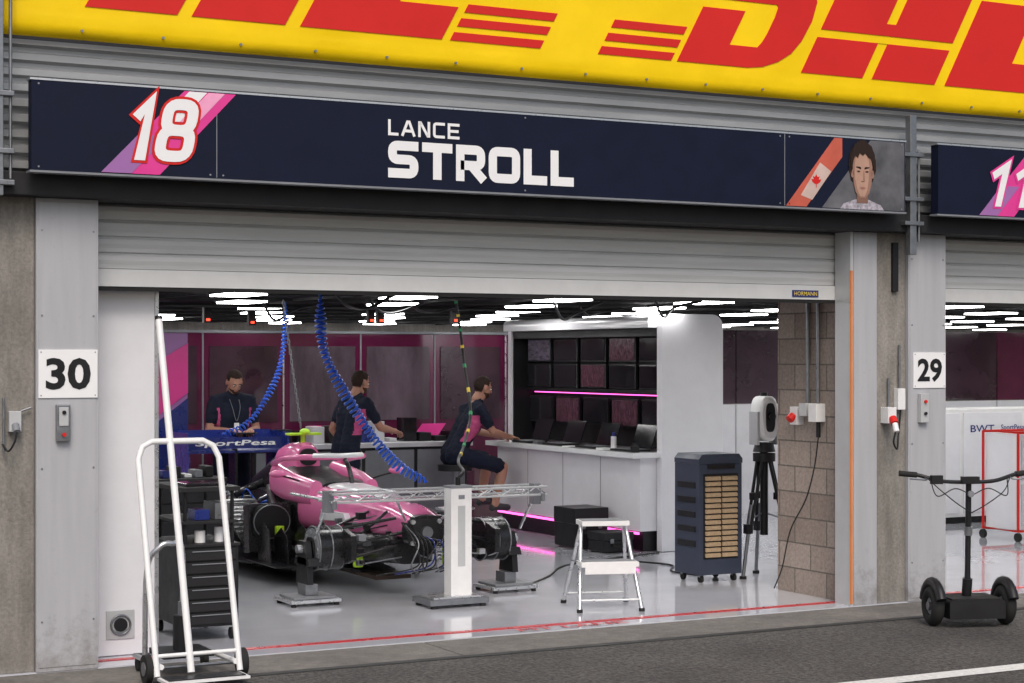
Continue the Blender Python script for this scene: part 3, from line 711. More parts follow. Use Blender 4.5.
b=MB(); b.box(4.15,4.75,3.2,3.7,.12,.86,M_black); b.box(4.13,4.77,3.18,3.72,.861,.89,M_dark)
for r in range(5): b.box(4.18,4.72,3.186,3.199,.16+r*.135,.28+r*.135,M_dark)
for i in range(6): b.box(4.18+i*.09,4.24+i*.09,3.3,3.5,.892,.92+.03*(i%3),(M_steel,M_blue,M_black,M_white,M_gline,M_black)[i])
for xx in (4.2,4.7):
    for yy in (3.25,3.65): b.cyl((xx-.015,yy,.06),(xx+.015,yy,.06),.055,M_rubber,14)
b.build('tool_cabinet',None,.004)

# ------------------------------------------------------------------ race car (bodywork off)
CX,CY,CZ=5.83,2.0,.11
car=empty('open_wheel_race_car')
def CB(): 
    b=MB(); b.M=Matrix.Translation((CX,CY,CZ)); return b
b=CB()
b.loft([(-.28,0,.15,.36,.54,4),(0,0,.175,.36,.60,4),(.45,0,.215,.34,.645,4),(.9,0,.26,.30,.675,3.6),(1.3,0,.30,.28,.68,3.4),(1.55,0,.32,.28,.66,3.4)],M_pink)
b.loft([(1.551,0,.32,.12,.66,3.4),(2.1,0,.33,.10,.66,3.4),(2.35,0,.30,.10,.68,3)],M_carbon)
b.build('monocoque',car)
b=CB(); b.loft([(-.287,0,.152,.318,.542,4),(-.20,0,.158,.312,.555,4)],M_carbon); b.box(-.11,.11,-.296,-.288,.34,.52,M_dark)
for sx in (-1,1):
    for z in (.34,.5): b.cyl((sx*.11,-.31,z),(sx*.11,-.28,z),.018,M_alu,10)
b.loft([(-.10,0,.178,.16,.40,4),(.5,0,.218,.12,.38,4),(1.5,0,.325,.08,.33,4)],M_carbon)
b.cyl((0,-.33,.42),(0,-.29,.42),.045,M_steel,14); b.build('front_bulkhead',car,.004)
b=CB()
b.loft([(.35,0,.09,.55,.668,3),(.7,0,.14,.55,.690,3),(1.15,0,.18,.55,.705,3),(1.3,0,.17,.55,.70,3)],M_wgloss)
for sx in (-1,1): b.prismX([(.6,.44),(1.35,.40),(1.35,.50),(.65,.50)],sx*.262-.02,sx*.262+.03,M_wgloss)
b.build('white_chassis_top',car)
b=CB()
b.loft([(1.32,0,.20,.58,.705,3),(1.45,0,.26,.58,.72,3),(1.9,0,.27,.58,.735,3),(2.15,0,.27,.58,.80,3)],M_black); b.build('cockpit_opening',car)
b=CB()
for sx in (-1,1): b.loft([(1.30,sx*.25,.06,.50,.72,2.6),(1.6,sx*.30,.06,.52,.76,2.4),(1.9,sx*.30,.06,.52,.80,2.4),(2.15,sx*.27,.08,.54,.83,2.4)],M_pink,16)
b.build('cockpit_sides',car)
b=CB()
b.loft([(2.12,0,.11,.66,.97,2.6),(2.2,0,.13,.60,1.0,2.6),(2.5,0,.13,.62,.98,2.4),(2.62,0,.12,.66,.95,2.4)],M_pink)
b.loft([(2.10,0,.080,.80,.945,2.4),(2.125,0,.085,.80,.95,2.4)],M_black,18)
b.loft([(2.621,0,.10,.68,.93,2.4),(2.9,0,.12,.55,.80,2.4),(3.25,0,.12,.45,.66,3)],M_carbon)
b.build('airbox',car)
b=CB()
halo=smooth([(-.31,2.15,.82),(-.33,1.9,.87),(-.30,1.6,.90),(-.17,1.38,.91),(0,1.30,.91),(.17,1.38,.91),(.30,1.6,.90),(.33,1.9,.87),(.31,2.15,.82)],6)
b.tube(halo,.026,M_pink,12); n=len(halo); b.tube([p+Vector((0,-.006,.010)) for p in halo[n//3:2*n//3]],.025,M_wgloss,12)
b.tube(smooth([(0,1.30,.90),(0,1.2,.82),(0,1.12,.68)]),.020,M_carbon,10); b.build('halo',car)
b=CB(); b.cyl((0,2.25,.98),(0,2.25,1.06),.02,M_hi,8); b.box(-.15,.15,2.18,2.30,1.06,1.08,M_hi); b.ell((0,2.2,1.09),.040,.08,.030,M_hi)
b.build('onboard_camera',car,.004)
rr=random.Random(21)
b=CB()
b.loft([(2.36,0,.24,.10,.50,4),(2.9,0,.22,.10,.48,4),(3.3,0,.16,.12,.42,3)],M_steel)
for sx in (-1,1):
    b.box(min(sx*.10,sx*.24),max(sx*.10,sx*.24),2.4,2.95,.46,.56,M_carbon)
    for i in range(3): b.tube(smooth([(sx*.20,2.5+.15*i,.40),(sx*.31,2.52+.15*i,.34),(sx*.33,2.65+.12*i,.26),(sx*.28,3.05,.24)]),.022,M_gold if i==1 else M_steel,10)
    b.prismX([(1.75,.12),(1.83,.10),(2.55,.44),(2.50,.50)],min(sx*.36,sx*.70),max(sx*.36,sx*.70),M_carbon)
    for i in range(12): 
        f=i/12; b.box(min(sx*.37,sx*.69),max(sx*.37,sx*.69),1.79+f*.7,1.80+f*.7,.165+f*.335,.185+f*.335,M_alu if i%3==0 else M_gline)
    b.prismX([(1.62,.12),(1.75,.10),(1.78,.50),(1.66,.52)],min(sx*.34,sx*.72),max(sx*.34,sx*.72),M_carbon)
    b.loft([(1.60,sx*.53,.155,.24,.50,3.5),(1.62,sx*.53,.165,.22,.52,3.5)],M_black,20)
    b.tube([(sx*.53+.16*math.cos(t*math.pi/12),1.598,.37+.14*math.sin(t*math.pi/12)) for t in range(24)],.006,M_steel,6,closed=True)
    b.tube(smooth([(sx*.60,2.5,.46),(sx*.50,2.7,.50),(sx*.32,2.8,.56),(sx*.18,2.75,.62)]),.035,M_carbon,12)
    b.tube(smooth([(sx*.42,1.8,.45),(sx*.36,2.1,.56),(sx*.26,2.4,.60)]),.028,M_black,12)
    b.cyl((sx*.62,2.0,.20),(sx*.62,2.25,.20),.06,M_steel,14)
    b.cyl((sx*.28,3.0,.28),(sx*.28,3.18,.30),.07,M_steel,16)
    for i in range(30):
        x=sx*rr.uniform(.22,.66); y=rr.uniform(1.7,3.3); z=rr.uniform(.10,.50)*(1.1-abs(x)*.6); s1=rr.uniform(.02,.05)
        b.box(x-s1,x+s1,y-s1*1.3,y+s1*1.3,z,z+s1*1.4,rr.choice([M_black,M_black,M_carbon,M_steel,M_carbon,M_gline,M_alu]))
    for i in range(24):
        x=sx*rr.uniform(.18,.62); y=rr.uniform(1.6,3.1); z=rr.uniform(.25,.58)
        b.tube(smooth([(x,y,z),(x+rr.uniform(-.1,.1),y+.12,z+rr.uniform(-.05,.1)),(x+rr.uniform(-.1,.1),y+.3,z+rr.uniform(-.12,.05)),(x+rr.uniform(-.1,.1),y+.45,z-.1)],5),rr.choice([.007,.010,.014]),rr.choice([M_black,M_black,M_steel,M_carbon,M_alu,M_bhose]),6)
b.build('power_unit_and_radiators',car,.003)
for sx in (-1,1):
    b=CB()
    for i,(xx,yy,h) in enumerate(((.34,.75,.36),(.44,.95,.32),(.55,1.15,.28),(.64,1.32,.32))):
        b.prismX([(yy,.06),(yy+.30,.06),(yy+.34,.06+h*.7),(yy+.18,.06+h),(yy+.05,.06+h*.8)],sx*xx-.004,sx*xx+.004,M_carbon)
    b.box(min(sx*.3,sx*.72),max(sx*.3,sx*.72),1.0,1.7,.048,.058,M_carbon)
    b.tube(smooth([(sx*.30,1.5,.70),(sx*.42,1.46,.74),(sx*.50,1.44,.76)]),.008,M_carbon,6); b.ell((sx*.54,1.44,.78),.075,.03,.032,M_pink)
    b.build('bargeboard',car)
    b=CB()
    for (p,q,r) in (((sx*.17,-.12,.52),(sx*.68,-.02,.44),.013),((sx*.18,.35,.54),(sx*.68,.02,.44),.013),((sx*.15,-.10,.31),(sx*.68,-.02,.19),.015),((sx*.2,.45,.30),(sx*.68,.02,.19),.015),((sx*.15,-.2,.42),(sx*.66,-.10,.31),.011),((sx*.18,.02,.56),(sx*.66,.0,.21),.012)):
        b.tube([p,tuple((Vector(p)+Vector(q))/2),q],r,M_carbon,8)
    b.cyl((sx*.60,0,.31),(sx*.80,0,.31),.165,M_carbon,32); b.cyl((sx*.80,0,.31),(sx*.812,0,.31),.150,M_gline,32); b.cyl((sx*.812,0,.31),(sx*.83,0,.31),.085,M_black,24); b.cyl((sx*.83,0,.31),(sx*.93,0,.31),.032,M_alu,14)
    for xx in (.60,.70,.80): b.tube([(sx*xx,.166*math.cos(t*math.pi/16),.31+.166*math.sin(t*math.pi/16)) for t in range(32)],.006,M_steel,6,closed=True)
    for t in range(8): b.cyl((sx*.811,.12*math.cos(t*math.pi/4),.31+.12*math.sin(t*math.pi/4)),(sx*.818,.12*math.cos(t*math.pi/4),.31+.12*math.sin(t*math.pi/4)),.014,M_alu,8)
    b.prismX([(-.18,.20),(-.32,.24),(-.32,.42),(-.15,.46)],sx*.60-.02,sx*.60+.02,M_carbon)
    b.build('front_suspension',car)
    b=CB()
    for (p,q,r) in (((sx*.10,3.3,.40),(sx*.66,3.6,.44),.014),((sx*.08,3.95,.40),(sx*.66,3.62,.44),.014),((sx*.10,3.2,.18),(sx*.66,3.58,.18),.016),((sx*.08,4.0,.18),(sx*.66,3.64,.18),.016),((sx*.1,3.5,.30),(sx*.66,3.6,.30),.022)):
        b.tube([p,q],r,M_carbon,8)
    b.cyl((sx*.58,3.6,.31),(sx*.78,3.6,.31),.17,M_carbon,32); b.cyl((sx*.78,3.6,.31),(sx*.80,3.6,.31),.15,M_steel,28); b.cyl((sx*.80,3.6,.31),(sx*.90,3.6,.31),.033,M_alu,14)
    b.build('rear_suspension',car)
b=CB()
b.prismZ([(-.15,.6),(.15,.6),(.25,1.2),(.72,1.55),(.78,1.9),(.78,3.1),(.45,3.5),(.45,4.1),(-.45,4.1),(-.45,3.5),(-.78,3.1),(-.78,1.9),(-.72,1.55),(-.25,1.2)],.03,.045,M_carbon)
b.prismZ([(-.15,.3),(.15,.3),(.15,3.6),(-.15,3.6)],.0,.029,mat('plank_wood',(.05,.03,.02),.7)); b.build('floor',car)
b=CB()
b.loft([(3.3,0,.13,.12,.45,3),(3.9,0,.10,.12,.42,3),(4.25,0,.07,.15,.36,3)],M_steel); b.box(-.45,.45,3.9,4.3,.05,.16,M_carbon); b.box(-.05,.05,4.3,4.36,.2,.3,M_black)
b.build('gearbox_and_diffuser',car)
b=CB()
for i,(yy,z0,z1) in enumerate(((4.0,.82,.88),(4.22,.90,1.0))):
    b.prismX([(yy,z0),(yy+.24,z0+.02),(yy+.25,z1+.03),(yy+.22,z1+.03),(yy+.1,z0+.03),(yy,z0+.02)],-.50,.50,M_blue)
b.box(-.5,.5,4.02,4.03,.86,.97,M_blue)
for sx in (-1,1): b.prismX([(3.9,.35),(4.4,.30),(4.55,.6),(4.55,1.02),(3.95,1.02),(3.88,.75)],sx*.508-.006,sx*.508+.006,M_blue)
b.box(-.012,.012,4.0,4.2,.35,.86,M_carbon); b.build('rear_wing',car)
t=text('SportPesa',5.42,6.24,.985,1.055,0,M_wtxt,'rear_wing_text',car,offset=.02,shear=.1)
for v in t.data.vertices: v.co.y=CY+4.012
b=CB(); b.box(-.80,-.745,1.95,2.75,.05,.24,M_black); b.build('floor_edge_guard',car,.006)
t=text('HACKETT',0,.34,0,.06,0,M_wtxt,'chassis_text',car,offset=.02)
for v in t.data.vertices:
    u,w=v.co.x,v.co.z; v.co=Vector((CX-.8025,CY+2.5-u,CZ+.12+w))
b=CB(); b.cyl((.30,-.05,.14),(.30,-.05,.26),.045,M_hi,14); b.cyl((-.26,.4,.10),(-.26,.4,.2),.04,M_hi,14); b.box(.05,.12,.1,.2,.605,.66,M_steel); b.cyl((-.5,1.5,.2),(-.5,1.5,.34),.04,M_hi,12); b.build('fluid_bottles',car)
b=CB()
for i in range(14):
    x=-.2+i*.032; b.tube(smooth([(x,-.29,.5-.02*i),(x+.05,-.42,.35),(x+.1*rr.uniform(-1,1),-.40,.18),(x+.2*rr.uniform(-1,1),-.2,.1)]),.006,rr.choice([M_black,M_steel,M_black,M_blue,M_carbon]),6)
for i in range(40):
    x=rr.uniform(-.55,.55); y=rr.uniform(-.28,.4); z=rr.uniform(.12,.5); s1=rr.uniform(.012,.032)
    b.box(x-s1,x+s1,y-s1,y+s1,z,z+s1*1.6,rr.choice([M_black,M_steel,M_carbon,M_alu,M_gline,M_black,M_black]))
    b.tube([(x,y,z),(x*.3,y+.05,z+.03)],.006,rr.choice([M_black,M_steel]),6)
b.build('hoses_and_looms',car)
for sx in (-1,1):
    for yy in (0,3.6):
        b=MB(); b.M=Matrix.Translation((CX+sx*.84,CY+yy,0))
        b.box(-.20,.20,-.18,.18,.03,.055,M_alu); b.box(-.17,.17,-.15,.15,.056,.075,M_gline); b.box(-.05,.05,-.08,.08,.076,.16,M_steel)
        b.prismX([(-.12,.16),(.12,.16),(.09,.40),(.06,.48),(-.06,.48),(-.09,.40)],.0 if sx>0 else -.05,.05 if sx>0 else .0,M_black)
        b.prismX([(-.16,.30),(.16,.30),(.13,.36),(-.13,.36)],-.05,.06,M_black)
        for ax in (-.17,.17):
            for ay in (-.15,.15): b.cyl((ax,ay,.006),(ax,ay,.03),.02,M_rubber,10)
        b.build('car_setup_stand',None,.004)
# alignment rig
b=MB(); b.M=Matrix.Translation((CX,CY,0))
def truss(p,q,n,h=.06,r=.009):
    p=Vector(p);q=Vector(q); u=Vector((0,0,h))
    b.tube([p,q],r,M_panelL,8); b.tube([p+u,q+u],r,M_panelL,8)
    for i in range(n):
        a=p.lerp(q,i/n); c=p.lerp(q,(i+.5)/n); d=p.lerp(q,(i+1)/n)
        b.tube([a,c+u],r*.6,M_alu,6); b.tube([c+u,d],r*.6,M_alu,6)
truss((-.82,-.42,.79),(.98,-.42,.79),9); truss((-.82,-.16,.79),(.98,-.16,.79),9)
for xx in (-.80,-.3,.3,.96):
    for k in range(2): b.tube([(xx,-.42,.79+.06*k),(xx,-.16,.79+.06*k)],.009,M_alu,8)
for sx,xx in ((-1,-.80),(1,.94)):
    b.tube([(xx,-.3,.79),(xx,-.05,.50)],.012,M_alu,8); b.box(xx-.03,xx+.03,-.34,-.26,.71,.87,M_gline); b.tube([(xx,-.16,.80),(xx,.45,.80)],.011,M_alu,8)
    b.cyl((xx,-.43,.74),(xx,-.43,.80),.018,M_gline,10)
    b.tube([(sx*.30,-.42,.79),(sx*.15,-.25,.62)],.01,M_alu,8)
b.build('alignment_rig_frame')
b=MB(); b.M=Matrix.Translation((5.96,1.42,0))
b.box(-.085,.085,-.06,.06,.07,.88,M_white); b.box(-.09,.09,-.065,.065,.881,.90,M_gline); b.box(-.03,.03,-.064,-.0605,.3,.75,M_panelL); b.box(-.025,.025,-.066,-.0605,.80,.83,M_gline)
b.box(-.30,.18,-.16,.16,.03,.07,M_steel); b.box(-.26,.14,-.13,.13,.071,.085,M_alu); b.cyl((0,0,.90),(0,0,.96),.02,M_black,10)
for ax in (-.26,.14):
    for ay in (-.13,.13): b.cyl((ax,ay,.006),(ax,ay,.03),.025,M_rubber,10)
b.build('white_lifting_column',None,.006)

# hoses
def coil(name,path,rc,turns,r,m):
    P=smooth(path,40); n=len(P); pts=[]
    L=[0]
    for i in range(1,n): L.append(L[-1]+(P[i]-P[i-1]).length)
    N=turns*12; i=0
    for k in range(N+1):
        s=L[-1]*k/N
        while i<n-2 and L[i+1]<s: i+=1
        t=(s-L[i])/max(1e-6,L[i+1]-L[i]); p=P[i].lerp(P[i+1],t); T_=(P[i+1]-P[i]).normalized()
        a=T_.cross(Vector((0.3,1,0.1))).normalized(); bb=T_.cross(a); q=2*math.pi*k/12
        ease=min(1,k/60,(N-k)/20+.05)*(.85+.15*math.sin(k*.031))
        pts.append(p+(a*math.cos(q)+bb*math.sin(q))*rc*ease)
    b=MB(); b.tube(pts,r,m,6)
    return b.build(name)
coil('blue_coiled_air_hose',[(4.95,1.65,2.33),(4.955,1.65,2.05),(5.0,1.65,1.84),(5.145,1.65,1.58),(5.386,1.65,1.24),(5.59,1.65,1.03),(5.80,1.62,.915)],.038,46,.009,M_bhose)
coil('blue_coiled_air_hose',[(5.575,4.0,2.33),(5.568,4.0,2.05),(5.50,4.0,1.70),(5.32,4.0,1.39),(5.16,4.0,1.25),(5.0,4.0,1.2)],.026,40,.007,M_bhose)
b=MB(); pth=[(6.72,3.0,2.33),(6.76,3.0,2.1),(6.80,3.0,1.8),(6.76,2.8,1.4),(6.5,2.4,1.15),(6.2,1.9,1.05),(6.02,1.45,1.0),(5.96,1.42,.95)]
b.tube(smooth(pth),.012,M_black,8)
P_=smooth(pth[:6],6); M_gt=mat('green_tape',(.03,.35,.12),.5)
for i in range(0,len(P_)-1,3): b.tube([P_[i],P_[i].lerp(P_[i+1],.5)],.0150,M_lab if i%2 else M_gt,8)
b.build('overhead_air_hose')
b=MB()
for i in range(26):
    z=2.3-i*.04; a=(i%2)*math.pi/2
    b.tube([(5.25+.008*math.cos(a)*math.cos(t*math.pi/4)+.006*i,3.2+.008*math.sin(a)*math.cos(t*math.pi/4),z+.026*math.sin(t*math.pi/4)) for t in range(8)],.004,M_steel,5,closed=True)
b.build('hoist_chain')

# scooter
b=MB(); b.M=Matrix.Translation((8.66,-1.1,0))@Matrix.Rotation(R(-20),4,'Z')
def wheel(x,y,z,r,w):
    n=28
    b.tube([(x,y+(r-w)*math.cos(2*math.pi*i/n),z+(r-w)*math.sin(2*math.pi*i/n)) for i in range(n)],w,M_rubber,10,closed=True)
    b.cyl((x-.022,y,z),(x+.022,y,z),r-w*1.4,M_gline,20); b.cyl((x-.04,y,z),(x+.04,y,z),.03,M_steel,12)
for xx in (-.25,.27):
    wheel(xx,0,.135,.14,.045)
    b.tube([(xx,.165*math.cos(R(a)),.135+.165*math.sin(R(a))) for a in range(10,175,15)],.035,M_black,10)
b.prism(rbox(-.19,.21,.06,.19,.03),-.16,.16,M_black); b.box(-.17,.19,-.15,.15,.191,.198,M_rubber)
b.tube([(0,0.02,.19),(0,.0,.32)],.034,M_black,12); b.tube([(0,0,.30),(.0,-.02,1.0)],.020,M_black,12); b.cyl((0,-.012,.62),(0,-.014,.68),.028,M_steel,12)
hb=smooth([(-.47,.04,1.05),(-.36,.02,1.04),(-.20,-.02,1.0),(-.06,-.02,.99),(.06,-.02,.99),(.20,-.02,1.0),(.36,.02,1.04),(.47,.04,1.05)]); b.tube(hb,.014,M_black,10)
for sx in (-1,1):
    b.tube([(sx*.36,.02,1.04),(sx*.48,.042,1.051)],.020,M_rubber,12); b.tube(smooth([(sx*.31,0,1.02),(sx*.32,-.05,1.01),(sx*.44,-.06,1.02)]),.006,M_steel,6)
    b.tube(smooth([(sx*.30,-.02,1.02),(sx*.22,-.10,.93),(sx*.10,-.09,.84),(.01,-.05,.78)]),.004,M_black,6); b.tube(smooth([(sx*.28,-.02,1.02),(sx*.25,-.08,.90),(sx*.12,-.08,.95),(.01,-.05,.90)]),.004,M_black,6)
b.box(-.06,.06,-.07,-.02,.98,1.03,M_black); b.cyl((0,-.05,.91),(0,-.07,.91),.022,M_gline,14); b.box(-.28,-.20,-.06,-.02,.98,1.04,M_black)
b.build('electric_scooter')

# white cart with red edging in bay 29
b=MB(); b.M=Matrix.Translation((12.95,2.9,0))
b.box(.02,.98,.02,.48,.12,1.08,M_wgloss)
for sx in (0,1.0):
    for yy in (0,.5): b.tube([(sx,yy,.1),(sx,yy,1.1)],.014,M_red,8); b.cyl((sx-.015,yy,.05),(sx+.015,yy,.05),.045,M_rubber,14)
for z in (.11,1.1): b.tube([(0,0,z),(1.0,0,z),(1.0,.5,z),(0,.5,z)],.013,M_red,8,closed=True)
b.box(.06,.94,.008,.019,.62,1.02,M_lgrey); b.box(.06,.94,.008,.019,.16,.58,M_lgrey); b.box(.44,.56,-.01,.007,.9,.92,M_steel); b.build('parts_trolley')
coil('orange_coiled_hose',[(13.4,2.7,2.33),(13.3,2.7,1.9),(13.1,2.7,1.5),(12.9,2.7,1.25)],.035,26,.008,M_orange)

# ------------------------------------------------------------------ people
def remesh(parts,voxel,iters=4):
    b=MB(); mm=M_skin
    for p in parts:
        if p[0]=='cap':
            _,p0,r0,p1,r1=p; b.tube([p0,p1],r0,mm,14,radii=[r0,r1]); b.ell(p0,r0,r0,r0,mm,14,9); b.ell(p1,r1,r1,r1,mm,14,9)
        else: b.ell(p[1],*p[2],mm,18,12)
    o=b.build('tmp_body'); 
    bm=bmesh.new(); bm.from_mesh(o.data); bmesh.ops.remove_doubles(bm,verts=bm.verts,dist=1e-5); bmesh.ops.recalc_face_normals(bm,faces=bm.faces); bm.to_mesh(o.data); bm.free()
    r=o.modifiers.new('r','REMESH'); r.mode='VOXEL'; r.voxel_size=voxel; r.use_smooth_shade=True
    s=o.modifiers.new('s','SMOOTH'); s.factor=.5; s.iterations=iters
    bpy.context.view_layer.update()
    me=bpy.data.meshes.new_from_object(o.evaluated_get(bpy.context.evaluated_depsgraph_get()))
    old=o.data; bpy.data.objects.remove(o); bpy.data.meshes.remove(old)
    for p in me.polygons: p.use_smooth=True
    return me
def segdist(p,a,b):
    ab=b-a; t=max(0,min(1,(p-a).dot(ab)/max(1e-9,ab.length_squared))); return (p-(a+ab*t)).length
def head(parent,M,beard=True,hair=M_hair):
    me=remesh([('ell',(0,-.012,.03),(.074,.094,.093)),('ell',(0,.028,-.035),(.058,.062,.070)),('ell',(0,.058,-.078),(.030,.030,.026)),
        ('cap',(0,.085,.012),.010,(0,.104,-.022),.014),('ell',(.079,-.006,-.005),(.010,.022,.030)),('ell',(-.079,-.006,-.005),(.010,.022,.030)),
        ('ell',(0,.070,.026),(.052,.020,.014)),('ell',(0,.082,-.052),(.024,.012,.012)),('cap',(0,-.02,-.06),.052,(0,-.045,-.13),.054)],.007,3)
    me.materials.clear()
    mb=mat('beard',(.06,.03,.018),.85,var=.3,scale=90,spec=.2)
    for m in (M_skin,hair,mb): me.materials.append(m)
    hv=set()
    for p in me.polygons:
        c=p.center; 
        ishair=(c.z>.075) or (c.y<.03 and c.z>.03) or (c.y<-.03 and c.z>-.055) 
        if c.z>.05 and c.y>.05: ishair=c.z>.078
        if abs(c.x)>.076 and c.z<.03: ishair=False
        p.material_index=1 if ishair else 0
        if not ishair and beard and c.z<-.045 and c.y>-.0 and c.z>-.12 and not (abs(c.x)<.022 and c.z>-.058): p.material_index=2
        if ishair: hv.update(p.vertices)
    for i in hv: 
        v=me.vertices[i]; v.co+=v.normal*(.008+.006*NZ.noise(v.co*60))
    me.transform(M); me.name='head'
    o=bpy.data.objects.new('head',me); COL.objects.link(o); o.parent=parent
    b=MB(); b.M=M
    for sx in (-1,1):
        b.ell((sx*.030,.080,.004),.012,.010,.006,M_wtxt,10,6); b.ell((sx*.030,.088,.004),.0055,.004,.0050,M_black,8,6); b.ell((sx*.031,.090,.022),.018,.006,.004,M_hair,8,6)
    b.ell((0,.094,-.052),.020,.005,.005,mat('lips',(.35,.12,.10),.5),10,6); b.build('face_features',parent)
def hand(parent,M,side=1,curl=.5):
    parts=[('cap',(0,-.02,0),.027,(0,.03,0),.028),('ell',(0,.045,0),(.040,.048,.015))]
    for i,(x,L) in enumerate(((-.030,.070),(-.010,.080),(.011,.074),(.030,.058))):
        p=Vector((x*side,.085,0)); a=-.15*curl
        r=.0095
        for s in range(3):
            l=L*(.45,.32,.25)[s]; a-=curl*(.35,.6,.45)[s]
            q=p+Vector((x*.10*side*(1 if s==0 else 0),math.cos(a)*l,math.sin(a)*l)); parts.append(('cap',tuple(p),r,tuple(q),r*.9)); p=q; r*=.9
    p=Vector((-.030*side,.015,-.004)); 
    for q,r in ((Vector((-.058*side,.045,-.014)),.012),(Vector((-.066*side,.075,-.022)),.010)):
        parts.append(('cap',tuple(p),.013,tuple(q),r)); p=q
    me=remesh(parts,.0045,2); me.materials.clear(); me.materials.append(M_skin); me.transform(M); me.name='hand'
    o=bpy.data.objects.new('hand',me); COL.objects.link(o); o.parent=parent
def frame(o,fwd,up):
    f=Vector(fwd).normalized(); u=Vector(up); u=(u-f*u.dot(f)).normalized(); x=f.cross(u)
    m=Matrix((x,f,u)).transposed().to_4x4(); m.translation=Vector(o); return m
def person(name,loc,rz,J,longpants=True,shirt=M_shirt,accent=M_spink,beard=True,headpitch=-20,headyaw=0,curl=.5,hair=M_hair):
    W=Matrix.Translation(loc)@Matrix.Rotation(R(rz),4,'Z'); e=empty(name)
    g={k:Vector(v) for k,v in J.items()}
    parts=[];bones=[]
    def cap(a,ra,b_,rb,lab):
        parts.append(('cap',tuple(a),ra,tuple(b_),rb)); bones.append((a,b_,lab,(ra+rb)/2))
    pel,ch,nk=g['pelvis'],g['chest'],g['neck']
    mid=(pel+ch)/2
    for sx,s in ((-1,'L'),(1,'R')):
        o=Vector((sx*.07,0,0))
        cap(pel+o,.105,mid+o*.85,.100,'shirt'); cap(mid+o*.85,.100,ch+o*1.15,.112,'shirt'); cap(ch+o*1.1,.105,g['sh'+s]+Vector((-sx*.03,0,.0)),.062,'shirt')
        cap(nk,.055,g['sh'+s],.058,'shirt')
        sh,el,wr=g['sh'+s],g['el'+s],g['wr'+s]; m=sh.lerp(el,.62)
        cap(sh,.064,m,.058,'sleeve'); cap(m,.043,el,.040,'skin'); cap(el,.041,el.lerp(wr,.35),.042,'skin'); cap(el.lerp(wr,.35),.042,wr,.027,'skin')
        hp,kn,an,to=g['hp'+s],g['kn'+s],g['an'+s],g['to'+s]; k2=hp.lerp(kn,.85)
        cap(hp,.098,k2,.080,'short'); cap(k2,.060,kn,.056,'leg'); cap(kn,.055,kn.lerp(an,.35),.058,'leg'); cap(kn.lerp(an,.35),.058,an,.038,'leg')
        cap(an+Vector((0,0,-.03)),.042,to,.036,'shoe'); cap(an,.04,an+Vector((0,-.03,-.045)),.036,'shoe')
        cap(pel+o*.9+Vector((0,0,-.03)),.108,hp,.098,'short')
    cap(ch,.11,nk,.062,'shirt'); cap(nk,.054,g['head']+Vector((0,-.01,-.07)),.052,'skin')
    me=remesh(parts,.0125,3); me.materials.clear()
    ms={'shirt':shirt,'sleeve':shirt,'skin':M_skin,'short':M_short,'leg':M_short if longpants else M_skin,'shoe':M_shoe,'accent':accent}
    keys=list(ms); 
    for k in keys: me.materials.append(ms[k])
    for p in me.polygons:
        c=p.center; best=None
        for (a,b_,lab,r) in bones:
            d=segdist(c,a,b_)-r
            if best is None or d<best[0]: best=(d,lab)
        lab=best[1]
        if lab=='shirt':
            u=(c.z-pel.z)/max(.01,nk.z-pel.z)
            if abs(c.x)>.135+.03*u and .25<u<.78: lab='accent'
            if (c-nk).length<.062: lab='skin' if c.z>nk.z+.02 else lab
        p.material_index=keys.index(lab)
    sk=set()
    for p in me.polygons:
        if keys[p.material_index] in('skin','shoe') or (keys[p.material_index]=='leg' and not longpants): sk.update(p.vertices)
    for v in me.vertices:
        if v.index in sk: continue
        q=v.co; v.co=q+v.normal*(.009*NZ.noise(Vector((q.x*9,q.y*9,q.z*20)))+.005*NZ.noise(q*32))
    me.transform(W); me.name='body'
    o=bpy.data.objects.new('body',me); COL.objects.link(o); o.parent=e
    HM=W@Matrix.Translation(g['head'])@Matrix.Rotation(R(headyaw),4,'Z')@Matrix.Rotation(R(headpitch),4,'X')
    head(e,HM,beard,hair)
    for s,sd in (('L',-1),('R',1)):
        d=g['wr'+s]-g['el'+s]
        hand(e,W@frame(g['wr'+s],g.get('hd'+s,d),(0,0,1)),sd,curl)
    return e
SX,SY=8.44,6.45
seat=dict(pelvis=(0,-.06,.84),chest=(0,.13,1.16),neck=(0,.22,1.36),head=(0,.30,1.53),shL=(-.19,.18,1.30),shR=(.19,.18,1.30),elL=(-.24,.30,1.07),elR=(.24,.30,1.07),
 wrL=(-.14,.54,1.01),wrR=(.14,.54,1.01),hpL=(-.10,.0,.82),hpR=(.12,.0,.82),knL=(-.16,.44,.76),knR=(.24,.42,.70),anL=(-.15,.36,.34),anR=(.22,.33,.31),toL=(-.16,.50,.30),toR=(.24,.47,.27),hdL=(0.1,1,-.12),hdR=(-.1,1,-.12))
person('seated_engineer',(SX,SY,0),-90,seat,longpants=False,headpitch=-14,curl=.7)
b=MB(); sx,sy=SX-.03,SY
b.cyl((sx,sy,.66),(sx,sy,.725),.185,M_black,28); b.cyl((sx,sy,.08),(sx,sy,.66),.028,M_steel,12)
b.tube([(sx+.2*math.cos(t*math.pi/16),sy+.2*math.sin(t*math.pi/16),.26) for t in range(32)],.011,M_alu,8,closed=True)
for a in range(5):
    q=2*math.pi*a/5; b.tube([(sx,sy,.12),(sx+.26*math.cos(q),sy+.26*math.sin(q),.06)],.018,M_black,8); b.cyl((sx+.26*math.cos(q),sy+.26*math.sin(q),.006),(sx+.26*math.cos(q),sy+.26*math.sin(q),.05),.024,M_rubber,10)
    b.tube([(sx,sy,.26),(sx+.2*math.cos(q),sy+.2*math.sin(q),.26)],.007,M_alu,6)
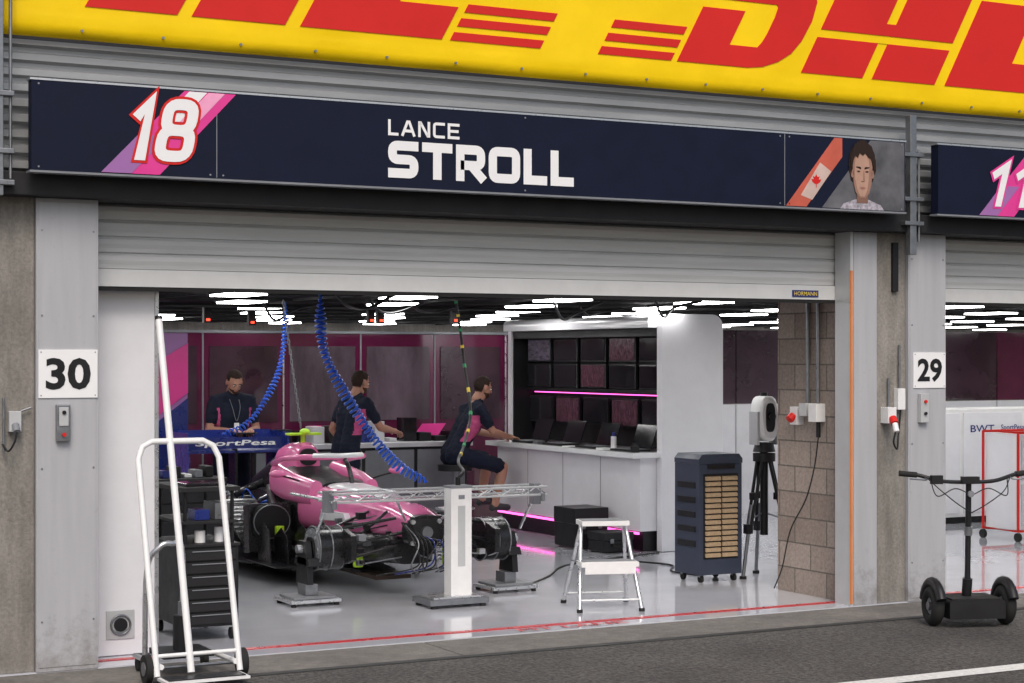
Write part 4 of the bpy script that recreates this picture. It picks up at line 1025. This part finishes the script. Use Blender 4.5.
b.build('work_stool',None,.006)
st=dict(pelvis=(0,0,.95),chest=(0,.02,1.27),neck=(0,.03,1.46),head=(0,.09,1.60),shL=(-.19,.02,1.41),shR=(.19,.02,1.41),elL=(-.25,.04,1.12),elR=(.25,.04,1.12),
 wrL=(-.10,.28,1.12),wrR=(.10,.28,1.12),hpL=(-.10,0,.90),hpR=(.10,0,.90),knL=(-.11,.03,.50),knR=(.12,.03,.50),anL=(-.12,0,.10),anR=(.13,0,.10),toL=(-.14,.13,.045),toR=(.15,.13,.045),hdL=(.4,1,0),hdR=(-.4,1,0))
m1=person('mechanic',(6.03,6.72,0.006),180,st,headpitch=-28,curl=.9)
b=MB(); b.M=Matrix.Translation((6.03,6.72,0))@Matrix.Rotation(R(180),4,'Z'); b.box(-.11,.11,.32,.47,1.10,1.112,M_black); b.box(-.1,.1,.33,.46,1.1125,1.114,M_lcd)
b.tube(smooth([(-.05,.06,1.46),(-.04,.145,1.35),(0,.155,1.22),(.04,.145,1.35),(.05,.06,1.46)]),.003,M_gline,6); b.box(-.025,.025,.15,.155,1.14,1.20,M_wtxt)
o=b.build('tablet_and_lanyard',m1)
wk=dict(pelvis=(0,0,.95),chest=(0,.08,1.26),neck=(0,.13,1.44),head=(0,.19,1.595),shL=(-.19,.12,1.39),shR=(.19,.12,1.39),elL=(-.25,.02,1.12),elR=(.24,.26,1.14),
 wrL=(-.22,.18,.94),wrR=(.18,.48,1.10),hpL=(-.10,0,.90),hpR=(.10,0,.90),knL=(-.11,.22,.52),knR=(.11,-.02,.50),anL=(-.11,.24,.10),anR=(.11,-.26,.14),toL=(-.12,.37,.045),toR=(.12,-.14,.05))
person('mechanic',(7.12,6.35,0.0),-75,wk,headpitch=-12,curl=.8,hair=M_hair)

# ------------------------------------------------------------------ light
w=bpy.data.worlds.new('World'); scene.world=w; w.use_nodes=True; nt=w.node_tree
sky=nt.nodes.new('ShaderNodeTexSky'); sky.sky_type='NISHITA'; sky.sun_disc=False; sky.sun_elevation=R(48); sky.sun_rotation=R(200); sky.dust_density=4; sky.air_density=1
bg=nt.nodes['Background']; bg.inputs['Strength'].default_value=.145; nt.links.new(sky.outputs[0],bg.inputs['Color'])
sd=bpy.data.lights.new('sun','SUN'); sd.energy=1.5; sd.angle=R(25); sd.color=(1,.95,.88); so=bpy.data.objects.new('sun',sd); COL.objects.link(so)
az=R(200); el=R(48); d=Vector((math.sin(az)*math.cos(el),math.cos(az)*math.cos(el),math.sin(el)))
so.rotation_euler=d.to_track_quat('Z','Y').to_euler(); so.location=(0,-20,20)
scene.view_settings.view_transform='Standard'; scene.view_settings.look='None'; scene.view_settings.exposure=0
